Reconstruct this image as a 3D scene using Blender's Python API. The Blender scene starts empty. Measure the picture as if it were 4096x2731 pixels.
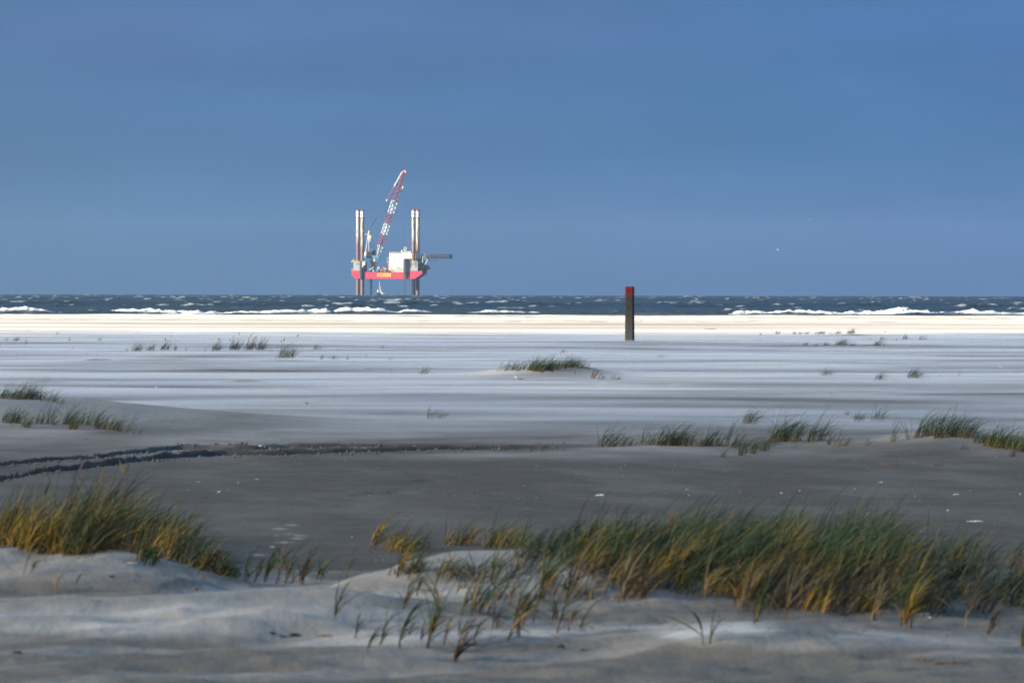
import bpy, math, random
import numpy as np
from mathutils import Matrix, Vector

S = bpy.context.scene
COL = S.collection
random.seed(7)
rng = np.random.default_rng(11)

# ------------------------------------------------------------------ camera
F = 22756.0                      # focal length in pixels of the 4096 px wide photograph (200 mm)
EYE = np.array([0.0, 0.0, 1.75])
PITCH = math.atan(203.5 / F)
ROLL = 0.00195
_r0 = np.array([1.0, 0, 0]); _f = np.array([0, math.cos(PITCH), -math.sin(PITCH)])
_u0 = np.array([0, math.sin(PITCH), math.cos(PITCH)])
_r = math.cos(ROLL) * _r0 + math.sin(ROLL) * _u0
_u = -math.sin(ROLL) * _r0 + math.cos(ROLL) * _u0
cam_d = bpy.data.cameras.new('camera'); cam = bpy.data.objects.new('camera', cam_d); COL.objects.link(cam)
cam_d.lens = 200; cam_d.sensor_width = 36; cam_d.clip_start = 0.5; cam_d.clip_end = 60000
cam.matrix_world = Matrix(((_r[0], _u[0], -_f[0], EYE[0]), (_r[1], _u[1], -_f[1], EYE[1]),
                           (_r[2], _u[2], -_f[2], EYE[2]), (0, 0, 0, 1)))
cam_d.dof.use_dof = True; cam_d.dof.focus_distance = 210; cam_d.dof.aperture_fstop = 11.5
S.camera = cam

# ------------------------------------------------------------------ light
SUN_EL, SUN_AZ = math.radians(17), math.radians(62)     # azimuth measured left of straight behind the camera
SDIR = Vector((-math.sin(SUN_AZ) * math.cos(SUN_EL), -math.cos(SUN_AZ) * math.cos(SUN_EL), math.sin(SUN_EL)))
sun_d = bpy.data.lights.new('sun', 'SUN'); sun = bpy.data.objects.new('sun', sun_d); COL.objects.link(sun)
sun_d.energy = 5.0; sun_d.angle = math.radians(0.5); sun_d.color = (1.0, 0.87, 0.67)
sun.rotation_euler = SDIR.to_track_quat('Z', 'Y').to_euler()

W = bpy.data.worlds.new('World'); S.world = W; W.use_nodes = True
nt = W.node_tree; nt.nodes.clear()
def wn(t, **k):
    n = nt.nodes.new(t)
    for a, b in k.items(): setattr(n, a, b)
    return n
WL = nt.links.new
out = wn('ShaderNodeOutputWorld')
sky = wn('ShaderNodeTexSky', sky_type='NISHITA', sun_disc=False, sun_elevation=SUN_EL,
         sun_rotation=math.atan2(SDIR.x, SDIR.y))
bg1 = wn('ShaderNodeBackground'); bg1.inputs[1].default_value = 0.05; WL(sky.outputs[0], bg1.inputs[0])
tc = wn('ShaderNodeTexCoord'); sep = wn('ShaderNodeSeparateXYZ'); WL(tc.outputs['Generated'], sep.inputs[0])
ramp = wn('ShaderNodeValToRGB'); ramp.color_ramp.interpolation = 'EASE'
cr = ramp.color_ramp.elements
cr[0].position = 0.0; cr[0].color = (0.0112, 0.0295, 0.0635, 1)
cr[1].position = 0.055; cr[1].color = (0.0155, 0.0365, 0.0790, 1)
e = cr.new(0.020); e.color = (0.0128, 0.0355, 0.0735, 1)
e = cr.new(0.30); e.color = (0.0590, 0.1230, 0.2110, 1)
e = cr.new(1.0); e.color = (0.0710, 0.1390, 0.2330, 1)
WL(sep.outputs[2], ramp.inputs[0])
mp = wn('ShaderNodeMapping'); mp.inputs['Scale'].default_value = (9, 9, 42); WL(tc.outputs['Generated'], mp.inputs[0])
nz = wn('ShaderNodeTexNoise'); nz.inputs['Scale'].default_value = 2.3; nz.inputs['Detail'].default_value = 8
nz.inputs['Roughness'].default_value = 0.55; WL(mp.outputs[0], nz.inputs['Vector'])
mr = wn('ShaderNodeMapRange'); mr.inputs[1].default_value = 0.3; mr.inputs[2].default_value = 0.72
mr.inputs[3].default_value = 0.93; mr.inputs[4].default_value = 1.09; WL(nz.outputs['Fac'], mr.inputs[0])
hue = wn('ShaderNodeMix', data_type='RGBA'); WL(mr.outputs[0], hue.inputs[0])
mul = wn('ShaderNodeVectorMath', operation='SCALE'); WL(ramp.outputs[0], mul.inputs[0]); WL(mr.outputs[0], mul.inputs['Scale'])
# a faint violet drift in the cloud bank
nz2 = wn('ShaderNodeTexNoise'); nz2.inputs['Scale'].default_value = 0.9; nz2.inputs['Detail'].default_value = 3; WL(mp.outputs[0], nz2.inputs['Vector'])
tint = wn('ShaderNodeMix', data_type='RGBA')
tint.inputs[6].default_value = (0.95, 1.01, 0.99, 1); tint.inputs[7].default_value = (1.20, 1.02, 1.04, 1)
mr2 = wn('ShaderNodeMapRange'); mr2.inputs[1].default_value = 0.36; mr2.inputs[2].default_value = 0.66; WL(nz2.outputs['Fac'], mr2.inputs[0])
WL(mr2.outputs[0], tint.inputs[0])
nt.nodes.remove(hue)
mul2 = wn('ShaderNodeVectorMath', operation='MULTIPLY'); WL(mul.outputs[0], mul2.inputs[0]); WL(tint.outputs[2], mul2.inputs[1])
# the cloud bank is greyer to the left and bluer to the right
mrx = wn('ShaderNodeMapRange'); mrx.inputs[1].default_value = -0.10; mrx.inputs[2].default_value = 0.10; WL(sep.outputs[0], mrx.inputs[0])
side = wn('ShaderNodeMix', data_type='RGBA'); side.inputs[6].default_value = (1.07, 1.0, 0.94, 1); side.inputs[7].default_value = (0.88, 0.95, 1.05, 1); WL(mrx.outputs[0], side.inputs[0])
mul3 = wn('ShaderNodeVectorMath', operation='MULTIPLY'); WL(mul2.outputs[0], mul3.inputs[0]); WL(side.outputs[2], mul3.inputs[1])
bg2 = wn('ShaderNodeBackground'); bg2.inputs[1].default_value = 1.0; WL(mul3.outputs[0], bg2.inputs[0])
mxs = wn('ShaderNodeMixShader'); mrc = wn('ShaderNodeMapRange')
mrc.inputs[1].default_value = 0.15; mrc.inputs[2].default_value = 0.7; mrc.inputs[3].default_value = 1.0; mrc.inputs[4].default_value = 0.72
WL(sep.outputs[2], mrc.inputs[0]); WL(mrc.outputs[0], mxs.inputs[0]); WL(bg1.outputs[0], mxs.inputs[1]); WL(bg2.outputs[0], mxs.inputs[2])
WL(mxs.outputs[0], out.inputs[0])

vs = S.view_settings; S.display_settings.display_device = 'sRGB'
vs.view_transform = 'Standard'; vs.look = 'None'; vs.gamma = 1; vs.exposure = 2.3
try: vs.use_curve_mapping = False
except Exception: pass
S.render.engine = 'CYCLES'
S.cycles.transparent_max_bounces = 40; S.cycles.max_bounces = 6; S.cycles.volume_bounces = 0
S.cycles.diffuse_bounces = 3; S.cycles.use_denoising = True

# ------------------------------------------------------------------ helpers
def tag(o, label=None, cat=None, group=None, kind=None):
    if label: o['label'] = label
    if cat: o['category'] = cat
    if group: o['group'] = group
    if kind: o['kind'] = kind
    return o

def mesh_np(name, V, faces, mat=None, parent=None, smooth=False, attrs=None, loc=None):
    """V (n,3) array; faces: (m,k) array or list of tuples"""
    me = bpy.data.meshes.new(name)
    V = np.asarray(V, dtype=np.float32)
    if isinstance(faces, np.ndarray):
        m, k = faces.shape
        me.vertices.add(len(V)); me.vertices.foreach_set('co', V.ravel())
        me.loops.add(m * k); me.loops.foreach_set('vertex_index', faces.astype(np.int32).ravel())
        me.polygons.add(m); me.polygons.foreach_set('loop_start', np.arange(0, m * k, k, dtype=np.int32))
        try: me.polygons.foreach_set('loop_total', np.full(m, k, dtype=np.int32))
        except Exception: pass
        me.update(calc_edges=True)
    else:
        me.from_pydata([tuple(map(float, v)) for v in V], [], faces); me.update()
    if smooth: me.polygons.foreach_set('use_smooth', np.ones(len(me.polygons), dtype=bool))
    for an, arr in (attrs or {}).items():
        arr = np.asarray(arr, dtype=np.float32)
        if arr.ndim == 1:
            at = me.attributes.new(an, 'FLOAT', 'POINT'); at.data.foreach_set('value', arr)
        else:
            at = me.attributes.new(an, 'FLOAT_COLOR', 'POINT')
            a4 = np.ones((len(arr), 4), dtype=np.float32); a4[:, :3] = arr; at.data.foreach_set('color', a4.ravel())
    if mat: me.materials.append(mat)
    o = bpy.data.objects.new(name, me); COL.objects.link(o)
    if parent: o.parent = parent
    if loc is not None: o.location = loc
    return o

class MB:
    def __init__(s): s.v = []; s.f = []
    def add(s, vs_, fs):
        b = len(s.v); s.v += [tuple(map(float, q)) for q in vs_]; s.f += [tuple(b + i for i in f) for f in fs]; return s
    def box(s, a, b):
        x0, y0, z0 = a; x1, y1, z1 = b
        return s.add([(x0, y0, z0), (x1, y0, z0), (x1, y1, z0), (x0, y1, z0), (x0, y0, z1), (x1, y0, z1), (x1, y1, z1), (x0, y1, z1)],
                     [(0, 3, 2, 1), (4, 5, 6, 7), (0, 1, 5, 4), (1, 2, 6, 5), (2, 3, 7, 6), (3, 0, 4, 7)])
    def prism(s, prof, y0, y1):
        n = len(prof)
        return s.add([(x, y0, z) for x, z in prof] + [(x, y1, z) for x, z in prof],
                     [tuple(range(n)), tuple(range(2 * n - 1, n - 1, -1))] + [(i, i + n, (i + 1) % n + n, (i + 1) % n) for i in range(n)])
    def cyl(s, p, q, r0, r1=None, n=8):
        r1 = r0 if r1 is None else r1
        p = Vector(p); q = Vector(q); d = (q - p).normalized()
        a = d.orthogonal().normalized(); b = d.cross(a)
        ring = lambda c, r: [c + (a * math.cos(t) + b * math.sin(t)) * r for t in (2 * math.pi * k / n for k in range(n))]
        return s.add(ring(p, r0) + ring(q, r1), [tuple(range(n - 1, -1, -1)), tuple(range(n, 2 * n))] + [(i, (i + 1) % n, (i + 1) % n + n, i + n) for i in range(n)])
    def bar(s, p, q, w): return s.cyl(p, q, w * 0.7, n=4)
    def lathe(s, prof, c=(0, 0, 0), n=12, axis='z'):
        vs_, fs = [], []
        for k, (r, h) in enumerate(prof):
            for i in range(n):
                t = 2 * math.pi * i / n
                q = (r * math.cos(t), r * math.sin(t), h)
                if axis == 'x': q = (h, r * math.cos(t), r * math.sin(t))
                vs_.append((c[0] + q[0], c[1] + q[1], c[2] + q[2]))
        for k in range(len(prof) - 1):
            for i in range(n): fs.append((k * n + i, k * n + (i + 1) % n, (k + 1) * n + (i + 1) % n, (k + 1) * n + i))
        fs.append(tuple(range(n - 1, -1, -1))); fs.append(tuple((len(prof) - 1) * n + i for i in range(n)))
        return s.add(vs_, fs)
    def build(s, name, mat, parent=None, smooth=False, loc=None): return mesh_np(name, s.v, s.f, mat, parent, smooth, loc=loc)

def empty(name, loc, rz=0):
    o = bpy.data.objects.new(name, None); COL.objects.link(o); o.location = loc; o.rotation_euler = (0, 0, rz); o.empty_display_size = 0.2
    return o

# --- value noise in numpy
def _hash(ix, iy, seed):
    h = (ix.astype(np.int64) * 374761393 + iy.astype(np.int64) * 668265263 + seed * 1442695041) & 0xFFFFFFFF
    h = ((h ^ (h >> 13)) * 1274126177) & 0xFFFFFFFF
    return ((h ^ (h >> 16)) & 0xFFFFFF) / float(0xFFFFFF)
def vnoise(x, y, seed=0):
    x = np.asarray(x, float); y = np.asarray(y, float)
    ix = np.floor(x); iy = np.floor(y); fx = x - ix; fy = y - iy
    fx = fx * fx * fx * (fx * (fx * 6 - 15) + 10); fy = fy * fy * fy * (fy * (fy * 6 - 15) + 10)
    a = _hash(ix, iy, seed); b = _hash(ix + 1, iy, seed); c = _hash(ix, iy + 1, seed); d = _hash(ix + 1, iy + 1, seed)
    return (a + (b - a) * fx) * (1 - fy) + (c + (d - c) * fx) * fy      # 0..1
def fbm(x, y, o=4, seed=0, g=0.5):
    t = 0; a = 1; n = 0
    for k in range(o):
        t = t + a * (vnoise(x * 2 ** k + 17.3 * k, y * 2 ** k - 9.1 * k, seed + k) - 0.5); n += a; a *= g
    return t / n * 2                                                   # about -1..1
def sstep(a, b, x):
    t = np.clip((x - a) / (b - a), 0, 1); return t * t * (3 - 2 * t)

# ------------------------------------------------------------------ terrain
def px_x(px, y): return (px - 2048.0) / F * y
BUMPS = [   # px, distance, height, sigma left, right, front, back
    (150, 30.9, 0.28, 5.0, 0.72, 1.05, 2.4),       # left grass dune
    (600, 27.4, 0.20, 3.2, 1.6, 0.9, 0.7),        # pale ridge in front of it
    (3150, 29.9, 0.265, 1.05, 2.2, 1.0, 2.4),      # right grass dune
    (1900, 29.5, 0.25, 0.60, 0.9, 0.72, 1.2),
    (3150, 26.0, 0.07, 0.5, 0.5, 0.5, 1.0),
    (-250, 75.0, 0.40, 6.0, 2.3, 4.6, 3.2),       # left mid dune
    (2220, 117.5, 0.235, 0.85, 0.75, 3.2, 3.0),    # middle mound
    (3850, 63.0, 0.15, 0.75, 0.38, 1.8, 2.0),     # right mid mound
    (4250, 61.0, 0.07, 0.6, 0.5, 1.5, 2.0),
    (3000, 65.8, 0.07, 1.3, 1.4, 1.4, 2.0),
    (1150, 98.0, 0.05, 0.5, 0.7, 1.0, 1.2), (970, 107.0, 0.05, 0.25, 0.3, .8, .8), (170, 106.0, 0.05, 0.3, 0.3, .8, .8),
    (2424, 105.5, 0.035, 0.12, 0.3, .5, .5), (2715, 105.0, 0.035, 0.12, 0.3, .5, .5), (3420, 224, 0.05, .6, .5, 3, 3),
    (640, 143.0, 0.05, 1.5, 1.2, 4, 3), (950, 146, 0.05, 1.6, 1.4, 4, 4), (1150, 138, .04, .7, .7, 3, 3),
]
RUTS = [[(-260, 1958), (0, 1922), (178, 1887), (357, 1868), (535, 1850), (714, 1832), (893, 1823), (1130, 1822), (1398, 1813), (1800, 1801), (2250, 1793), (2500, 1788), (2950, 1772)],
        [(-260, 1880), (0, 1862), (196, 1845), (416, 1831), (506, 1818), (714, 1801), (863, 1803), (1011, 1803), (1190, 1797), (1398, 1793), (1800, 1787), (2250, 1782)]]
def flat_pt(px, py, z=0.0):
    d = _r * (px - 2048.0) + _u * (1365.5 - py) + _f * F
    t = (z - EYE[2]) / d[2]; return EYE + d * t
RUTS_W = [np.array([flat_pt(*p)[:2] for p in R]) for R in RUTS]
_foot = [flat_pt(1300 + .5953 * a, 1850 + .5953 * b) for a, b in ((640, 80), (720, 105), (660, 110), (240, 195), (350, 178), (160, 255), (480, 172))]
SCARPS = [flat_pt(700, 2268, .29), flat_pt(3850, 1742, .14), flat_pt(1500, 2400, .2)]

def Z(x, y, parts=False):
    x = np.asarray(x, float); y = np.asarray(y, float)
    z = 0.035 * fbm(x / 9, y / 9, 3, 3) * sstep(36, 80, y) + (0.02 - 0.012 * sstep(34, 37, y) * (1 - sstep(60, 66, y))) * fbm(x / 3.0, y / 2.2, 3, 5)
    z = z + 0.09 * (1 - sstep(25, 33, y)) + 0.25 * (1 - sstep(-5, 15, y))
    z = z - 0.03 * np.exp(-((y - 46) / 8.0) ** 2)
    for px, d, h, sl, sr, sf, sb in BUMPS:
        dx = x - px_x(px, d); dy = y - d
        if h > 0.1: dx = dx + 0.35 * fbm(x / 1.1, y / 1.1, 2, 31) * min(1, sl)
        q = (dx / np.where(dx < 0, sl, sr)) ** 2 + (dy / np.where(dy < 0, sf, sb)) ** 2
        z = z + h * np.exp(-0.5 * q)
    near = (1 - sstep(33, 37, y)) * sstep(18, 22, y)
    # hummocks, wind-scoured ledges and sharp little crests on the near dunes
    xr = x * 0.94 + y * 0.34; yr = -x * 0.34 + y * 0.94
    hum = fbm(xr / 1.1, yr / 0.55, 4, 41)
    z = z + near * (0.058 * hum + 0.020 * fbm(xr / .32, yr / .16, 3, 49) + 0.040 * (np.abs(fbm(xr / 0.8, yr / 0.5, 3, 47)) - 0.3) * -1)
    for c, (hh, sx) in zip(SCARPS, ((.09, .5), (.06, .8), (.05, .4))):
        dx = x - c[0]; dy = y - c[1]
        z = z + hh * np.maximum(0, 1 - np.abs(dx - .25 * dy) / np.where(dx < .25 * dy, 2.2 * sx, sx)) * np.exp(-(dy / (1.0 if c[1] < 40 else 2.2)) ** 2)
    z = z + sstep(35, 38, y) * (1 - sstep(66, 74, y)) * (.005 * fbm(x / .30, y / .7, 3, 111) + .010 * fbm(x / 1.3, y / 1.6, 2, 113))
    mid = sstep(64, 90, y) * (1 - sstep(400, 430, y))
    z = z + mid * (0.015 * fbm(x / 5, y / 4.5, 4, 53) + 0.007 * np.abs(fbm(x / 2.4, y / 1.3, 3, 57)))
    wet = np.zeros_like(z)
    for R, dep in zip(RUTS_W, (0.075, 0.065)):
        yc = np.interp(x, R[:, 0], R[:, 1]) + 0.10 * fbm(x / 1.7, x * 0 + 3.3, 3, 61)
        m = (y > 44) & (y < 72) & (x > R[0, 0]) & (x < R[-1, 0])
        d = np.where(m, y - yc, 99.0)
        fade = sstep(R[-1, 0], R[-1, 0] - 4, x)
        lefty = (1 - sstep(-3.6, -1.2, x)) if dep > .07 else .25
        crumb = fbm(x / 0.20, y / 0.16, 4, 67)
        rut = -dep * np.exp(-((d / 0.30) ** 4)) + (0.028 + 0.020 * lefty) * np.exp(-(((d - 0.58) / 0.20) ** 2)) * (1 + .75 * crumb) + 0.010 * np.exp(-(((d + 0.6) / 0.25) ** 2)) * (1 + 1.6 * crumb)
        z = z + rut * fade
        wet = np.maximum(wet, fade * np.exp(-(((d - 0.15) / (0.46)) ** 6)) * (.72 + .28 * sstep(-.3, .3, fbm(x / .35, y / .3, 3, 68))) * sstep(-1.1, -0.2, crumb))
    for c in _foot:
        z = z - 0.035 * np.exp(-(((x - c[0]) / .10) ** 2 + ((y - c[1]) / .22) ** 2))
    z = z - np.maximum(0, y - 405 - 6 * fbm(x / 60, y * 0, 2, 71)) * 0.0085
    if parts: return z, wet
    return z

def cast(pxs, pys, y0=17.0, y1=420.0):
    """where the rays through these photograph pixels meet the sand"""
    pxs = np.atleast_1d(np.asarray(pxs, float)); pys = np.atleast_1d(np.asarray(pys, float))
    D = (pxs[:, None] - 2048) * _r + (1365.5 - pys)[:, None] * _u + F * _f
    D = D / D[:, 1:2]
    ys = np.exp(np.linspace(math.log(y0), math.log(y1), 900))
    res = np.zeros((len(pxs), 3))
    for i0 in range(0, len(pxs), 200):
        d = D[i0:i0 + 200]
        X = d[:, 0:1] * ys; H = EYE[2] + d[:, 2:3] * ys
        zz = Z(X, np.broadcast_to(ys, X.shape))
        hit = (H - zz) < 0
        k = np.argmax(hit, axis=1); k[~hit.any(axis=1)] = len(ys) - 1; k = np.maximum(k, 1)
        r = np.arange(len(d)); a = (H - zz)[r, k - 1]; b = (H - zz)[r, k]
        t = np.clip(a / np.where(np.abs(a - b) < 1e-9, 1, a - b), 0, 1); yy = ys[k - 1] + (ys[k] - ys[k - 1]) * t
        xx = d[:, 0] * yy
        res[i0:i0 + 200] = np.stack([xx, yy, Z(xx, yy)], 1)
    return res

# ------------------------------------------------------------------ materials
def mat_new(name):
    m = bpy.data.materials.new(name); m.use_nodes = True; n = m.node_tree
    return m, n, n.nodes['Principled BSDF'], n.nodes['Material Output']
def paint(name, col, rough=0.5, dirt=0.25, dirt_col=None, scale=0.4, spec=0.3, metal=0.0):
    """painted or weathered surface: the colour broken by noise wear"""
    m, n, b, o = mat_new(name)
    t = n.nodes.new('ShaderNodeTexCoord'); z = n.nodes.new('ShaderNodeTexNoise'); z.inputs['Scale'].default_value = scale; z.inputs['Detail'].default_value = 5
    mp_ = n.nodes.new('ShaderNodeMapping'); mp_.inputs['Scale'].default_value = (1, 1, 0.35)
    n.links.new(t.outputs['Object'], mp_.inputs[0]); n.links.new(mp_.outputs[0], z.inputs['Vector'])
    r = n.nodes.new('ShaderNodeMapRange'); r.inputs[1].default_value = 0.45; r.inputs[2].default_value = 0.75; r.inputs[4].default_value = dirt
    n.links.new(z.outputs['Fac'], r.inputs[0])
    x = n.nodes.new('ShaderNodeMix'); x.data_type = 'RGBA'
    x.inputs[6].default_value = (*col, 1); dc = dirt_col or tuple(c * 0.45 for c in col); x.inputs[7].default_value = (*dc, 1)
    n.links.new(r.outputs[0], x.inputs[0]); n.links.new(x.outputs[2], b.inputs['Base Color'])
    b.inputs['Roughness'].default_value = rough; b.inputs['Specular IOR Level'].default_value = spec; b.inputs['Metallic'].default_value = metal
    return m

def sand_material():
    m, n, b, o = mat_new('sand')
    L = n.links.new; N = n.nodes.new
    g = N('ShaderNodeNewGeometry')
    dry = N('ShaderNodeAttribute'); dry.attribute_name = 'dry'; wet = N('ShaderNodeAttribute'); wet.attribute_name = 'wet'
    n1 = N('ShaderNodeTexNoise'); n1.inputs['Scale'].default_value = 2.2; n1.inputs['Detail'].default_value = 8; n1.inputs['Roughness'].default_value = 0.65; L(g.outputs['Position'], n1.inputs['Vector'])
    n2 = N('ShaderNodeTexNoise'); n2.inputs['Scale'].default_value = 26; n2.inputs['Detail'].default_value = 4; L(g.outputs['Position'], n2.inputs['Vector'])
    c1 = N('ShaderNodeMix'); c1.data_type = 'RGBA'; c1.inputs[6].default_value = (0.051, 0.040, 0.028, 1); c1.inputs[7].default_value = (0.083, 0.067, 0.048, 1)
    r1 = N('ShaderNodeMapRange'); r1.inputs[1].default_value = 0.30; r1.inputs[2].default_value = 0.70; L(n1.outputs['Fac'], r1.inputs[0]); L(r1.outputs[0], c1.inputs[0])
    c2 = N('ShaderNodeMix'); c2.data_type = 'RGBA'; c2.inputs[7].default_value = (0.60, 0.555, 0.485, 1); L(c1.outputs[2], c2.inputs[6]); L(dry.outputs['Fac'], c2.inputs[0])
    c3 = N('ShaderNodeMix'); c3.data_type = 'RGBA'; c3.inputs[7].default_value = (0.034, 0.028, 0.022, 1); L(c2.outputs[2], c3.inputs[6]); L(wet.outputs['Fac'], c3.inputs[0])
    # dark and pale specks of shell grit
    sp = N('ShaderNodeMapRange'); sp.inputs[1].default_value = 0.60; sp.inputs[2].default_value = 0.74; sp.inputs[4].default_value = 0.35; L(n2.outputs['Fac'], sp.inputs[0])
    c4 = N('ShaderNodeMix'); c4.data_type = 'RGBA'; c4.inputs[7].default_value = (0.10, 0.085, 0.07, 1); L(c3.outputs[2], c4.inputs[6])
    inv = N('ShaderNodeMath'); inv.operation = 'MULTIPLY_ADD'; inv.inputs[1].default_value = -0.85; inv.inputs[2].default_value = 1.0; L(dry.outputs['Fac'], inv.inputs[0])
    mm = N('ShaderNodeMath'); mm.operation = 'MULTIPLY'; L(sp.outputs[0], mm.inputs[0]); L(inv.outputs[0], mm.inputs[1]); L(mm.outputs[0], c4.inputs[0])
    L(c4.outputs[2], b.inputs['Base Color']); b.inputs['Roughness'].default_value = 0.95; b.inputs['Specular IOR Level'].default_value = 0.15
    # wind ripples and grain
    mpg = N('ShaderNodeMapping'); mpg.inputs['Scale'].default_value = (3.2, 1.5, 1.0); mpg.inputs['Rotation'].default_value = (0, 0, 0.35); L(g.outputs['Position'], mpg.inputs[0])
    w = N('ShaderNodeTexNoise'); w.inputs['Scale'].default_value = 2.4; w.inputs['Detail'].default_value = 5; w.inputs['Roughness'].default_value = 0.6; L(mpg.outputs[0], w.inputs['Vector'])
    b1 = N('ShaderNodeBump'); b1.inputs['Strength'].default_value = 0.5; b1.inputs['Distance'].default_value = 0.03; L(w.outputs['Fac'], b1.inputs['Height'])
    b2 = N('ShaderNodeBump'); b2.inputs['Strength'].default_value = 0.35; b2.inputs['Distance'].default_value = 0.008; L(n2.outputs['Fac'], b2.inputs['Height']); L(b1.outputs[0], b2.inputs['Normal'])
    L(b2.outputs[0], b.inputs['Normal'])
    return m
M_SAND = sand_material()

def grass_material():
    m, n, b, o = mat_new('grass_blade')
    a = n.nodes.new('ShaderNodeAttribute'); a.attribute_name = 'col'
    n.links.new(a.outputs['Color'], b.inputs['Base Color']); b.inputs['Roughness'].default_value = 0.55; b.inputs['Specular IOR Level'].default_value = 0.25
    t = n.nodes.new('ShaderNodeBsdfTranslucent'); n.links.new(a.outputs['Color'], t.inputs[0])
    x = n.nodes.new('ShaderNodeMixShader'); x.inputs[0].default_value = 0.2
    n.links.new(b.outputs[0], x.inputs[1]); n.links.new(t.outputs[0], x.inputs[2]); n.links.new(x.outputs[0], o.inputs[0])
    return m
M_GRASS = grass_material()

# ------------------------------------------------------------------ the sand sheet
def make_ground():
    ys = [-400, -200, -100, -50, -20, -8, 0, 5, 9, 12, 14.5, 16, 17]
    def run(a, b, s): 
        k = int(round((b - a) / s)); return list(a + (b - a) * np.arange(1, k + 1) / k)
    ys += run(17, 22, .12) + run(22, 38, .05) + run(38, 50, .12) + run(50, 70, .085) + run(70, 130, .28) + run(130, 260, .9) + run(260, 420, 3) + run(420, 700, 14)
    ys = np.array(ys)
    u = np.linspace(-1, 1, 431)
    ext = np.array([.15, .4, .9, 2, 4.5, 10, 22, 50, 120, 350, 900, 1700])
    off = np.concatenate([-ext[::-1], u * 0, ext]); u = np.concatenate([-ext[::-1] * 0 - 1, u, ext * 0 + 1])
    hw = np.maximum(0.098 * ys + 0.6, 2.6)
    X = u[None, :] * hw[:, None] + off[None, :]; Y = np.broadcast_to(ys[:, None], X.shape)
    z, wet = Z(X, Y, True)
    # where loose pale sand lies over the damp floor
    dryA = sstep(-0.40, 0.62, fbm(X / 7 + 5, Y / 5.5, 3, 81) + 0.45 * fbm(X / 30, Y / 9, 2, 83) + 0.12) * sstep(62, 76, Y + 2.5 * fbm(X / 4, Y / 4, 2, 85))
    mnd = np.exp(-(((X - px_x(2260, 116)) / .95) ** 2 + ((Y - 115.5) / 4.2) ** 2))
    dryA = .8 * dryA * (1 - .7 * mnd) * (0.5 + 0.5 * sstep(70, 110, Y))
    xr = X * 0.90 + Y * 0.42; yr = -X * 0.42 + Y * 0.90
    dn = fbm(xr / 2.4, yr / 0.55, 4, 91)
    hgt = Z(X, Y) 
    # the loose pale sand blown over the near dunes: a band that widens over the right dune's face
    PX = 2048 + X / Y * F; PY = 1162 + (EYE[2] - z) / Y * F + ROLL * (PX - 2048)
    kx = [-800, 0, 600, 1000, 1300, 1700, 2100, 2500, 2800, 3200, 4096, 5000]
    yc = np.interp(PX, kx, [2450, 2450, 2440, 2430, 2420, 2400, 2390, 2420, 2540, 2590, 2590, 2590])
    up = np.interp(PX, kx, [50, 50, 60, 85, 80, 120, 170, 190, 120, 50, 40, 40]); dn_ = np.interp(PX, kx, [60, 65, 85, 110, 150, 220, 190, 90, 40, 30, 30, 30])
    wob = 55 * fbm(xr / 1.6, yr / .5, 4, 101); dv = PY + wob - yc
    band = 1 - sstep(.55, 1.25, np.where(dv < 0, -dv / up, dv / dn_))
    dryN = (0.10 + 0.36 * band * (0.62 + 0.85 * dn) + 0.14 * sstep(.05, .5, dn)) * (1 - sstep(33.5, 36, Y + fbm(X / 2, Y / 2, 2, 93)))
    dryN = np.maximum(dryN, .30 * sstep(.17, .3, hgt) * (1 - sstep(33, 35, Y)))
    dryM = 0.30 * sstep(.05, .14, hgt) * sstep(60, 63, Y) * (1 - sstep(84, 90, Y))
    dryG = (.16 + .30 * fbm(X / 1.5, Y / 2.5, 4, 105)) * sstep(56, 66, Y + 3 * fbm(X / 3, Y / 4, 3, 107)) * (1 - sstep(76, 90, Y)) + (.02 + .065 * sstep(-.3, .7, fbm(X / .8 + .2 * Y, Y / 2.2, 5, 109))) * sstep(36, 39, Y) * (1 - sstep(60, 66, Y))
    dryF = 0.035 * sstep(-0.1, 0.5, fbm(X / .35, Y / .9, 4, 95)) * sstep(36, 40, Y) * (1 - sstep(58, 64, Y))
    dryB = sstep(236, 250, Y) * (0.76 + 0.5 * fbm(X / 40, Y / 9, 4, 99)) * (1 - 0.50 * np.exp(-((Y - 296 - 5 * fbm(X / 9, Y / 9, 3, 98)) / 9) ** 2)) * (1 - 0.4 * np.exp(-((Y - 268 - 3 * fbm(X / 9, Y / 9, 3, 96)) / 3) ** 2)) * (1 - .5 * sstep(.15, .5, fbm(X / 1.2, Y / 3, 3, 94)) * sstep(300, 330, Y))
    dryN = np.maximum(dryN, (.10 + .14 * fbm(X / .7, Y / .4, 4, 92)) * (1 - sstep(33, 36, Y)))
    dry = np.clip(np.maximum.reduce([dryA * (1 - sstep(236, 250, Y)), dryN, dryM, dryF, dryG, dryB]), 0, 1)
    for a, b_ in ((1110, 421), (1190, 397), (1180, 453), (1225, 492), (1140, 517), (960, 602), (1240, 470)):
        p = flat_pt(.5953 * (a + 770), 1850 + .5953 * b_)
        dry = np.maximum(dry, .42 * np.exp(-(((X - p[0]) / .055) ** 2 + ((Y - p[1]) / .12) ** 2)))
    nr, nc = X.shape
    V = np.stack([X, Y, z], -1).reshape(-1, 3)
    i = np.arange(nr - 1)[:, None] * nc + np.arange(nc - 1)[None, :]
    Fc = np.stack([i, i + 1, i + 1 + nc, i + nc], -1).reshape(-1, 4)
    o = mesh_np('beach_sand', V, Fc, M_SAND, smooth=True, attrs={'dry': dry.ravel(), 'wet': wet.ravel()})
    tag(o, 'pale and grey beach sand with low dunes, wind streaks and tyre ruts', kind='structure')
make_ground()

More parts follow.
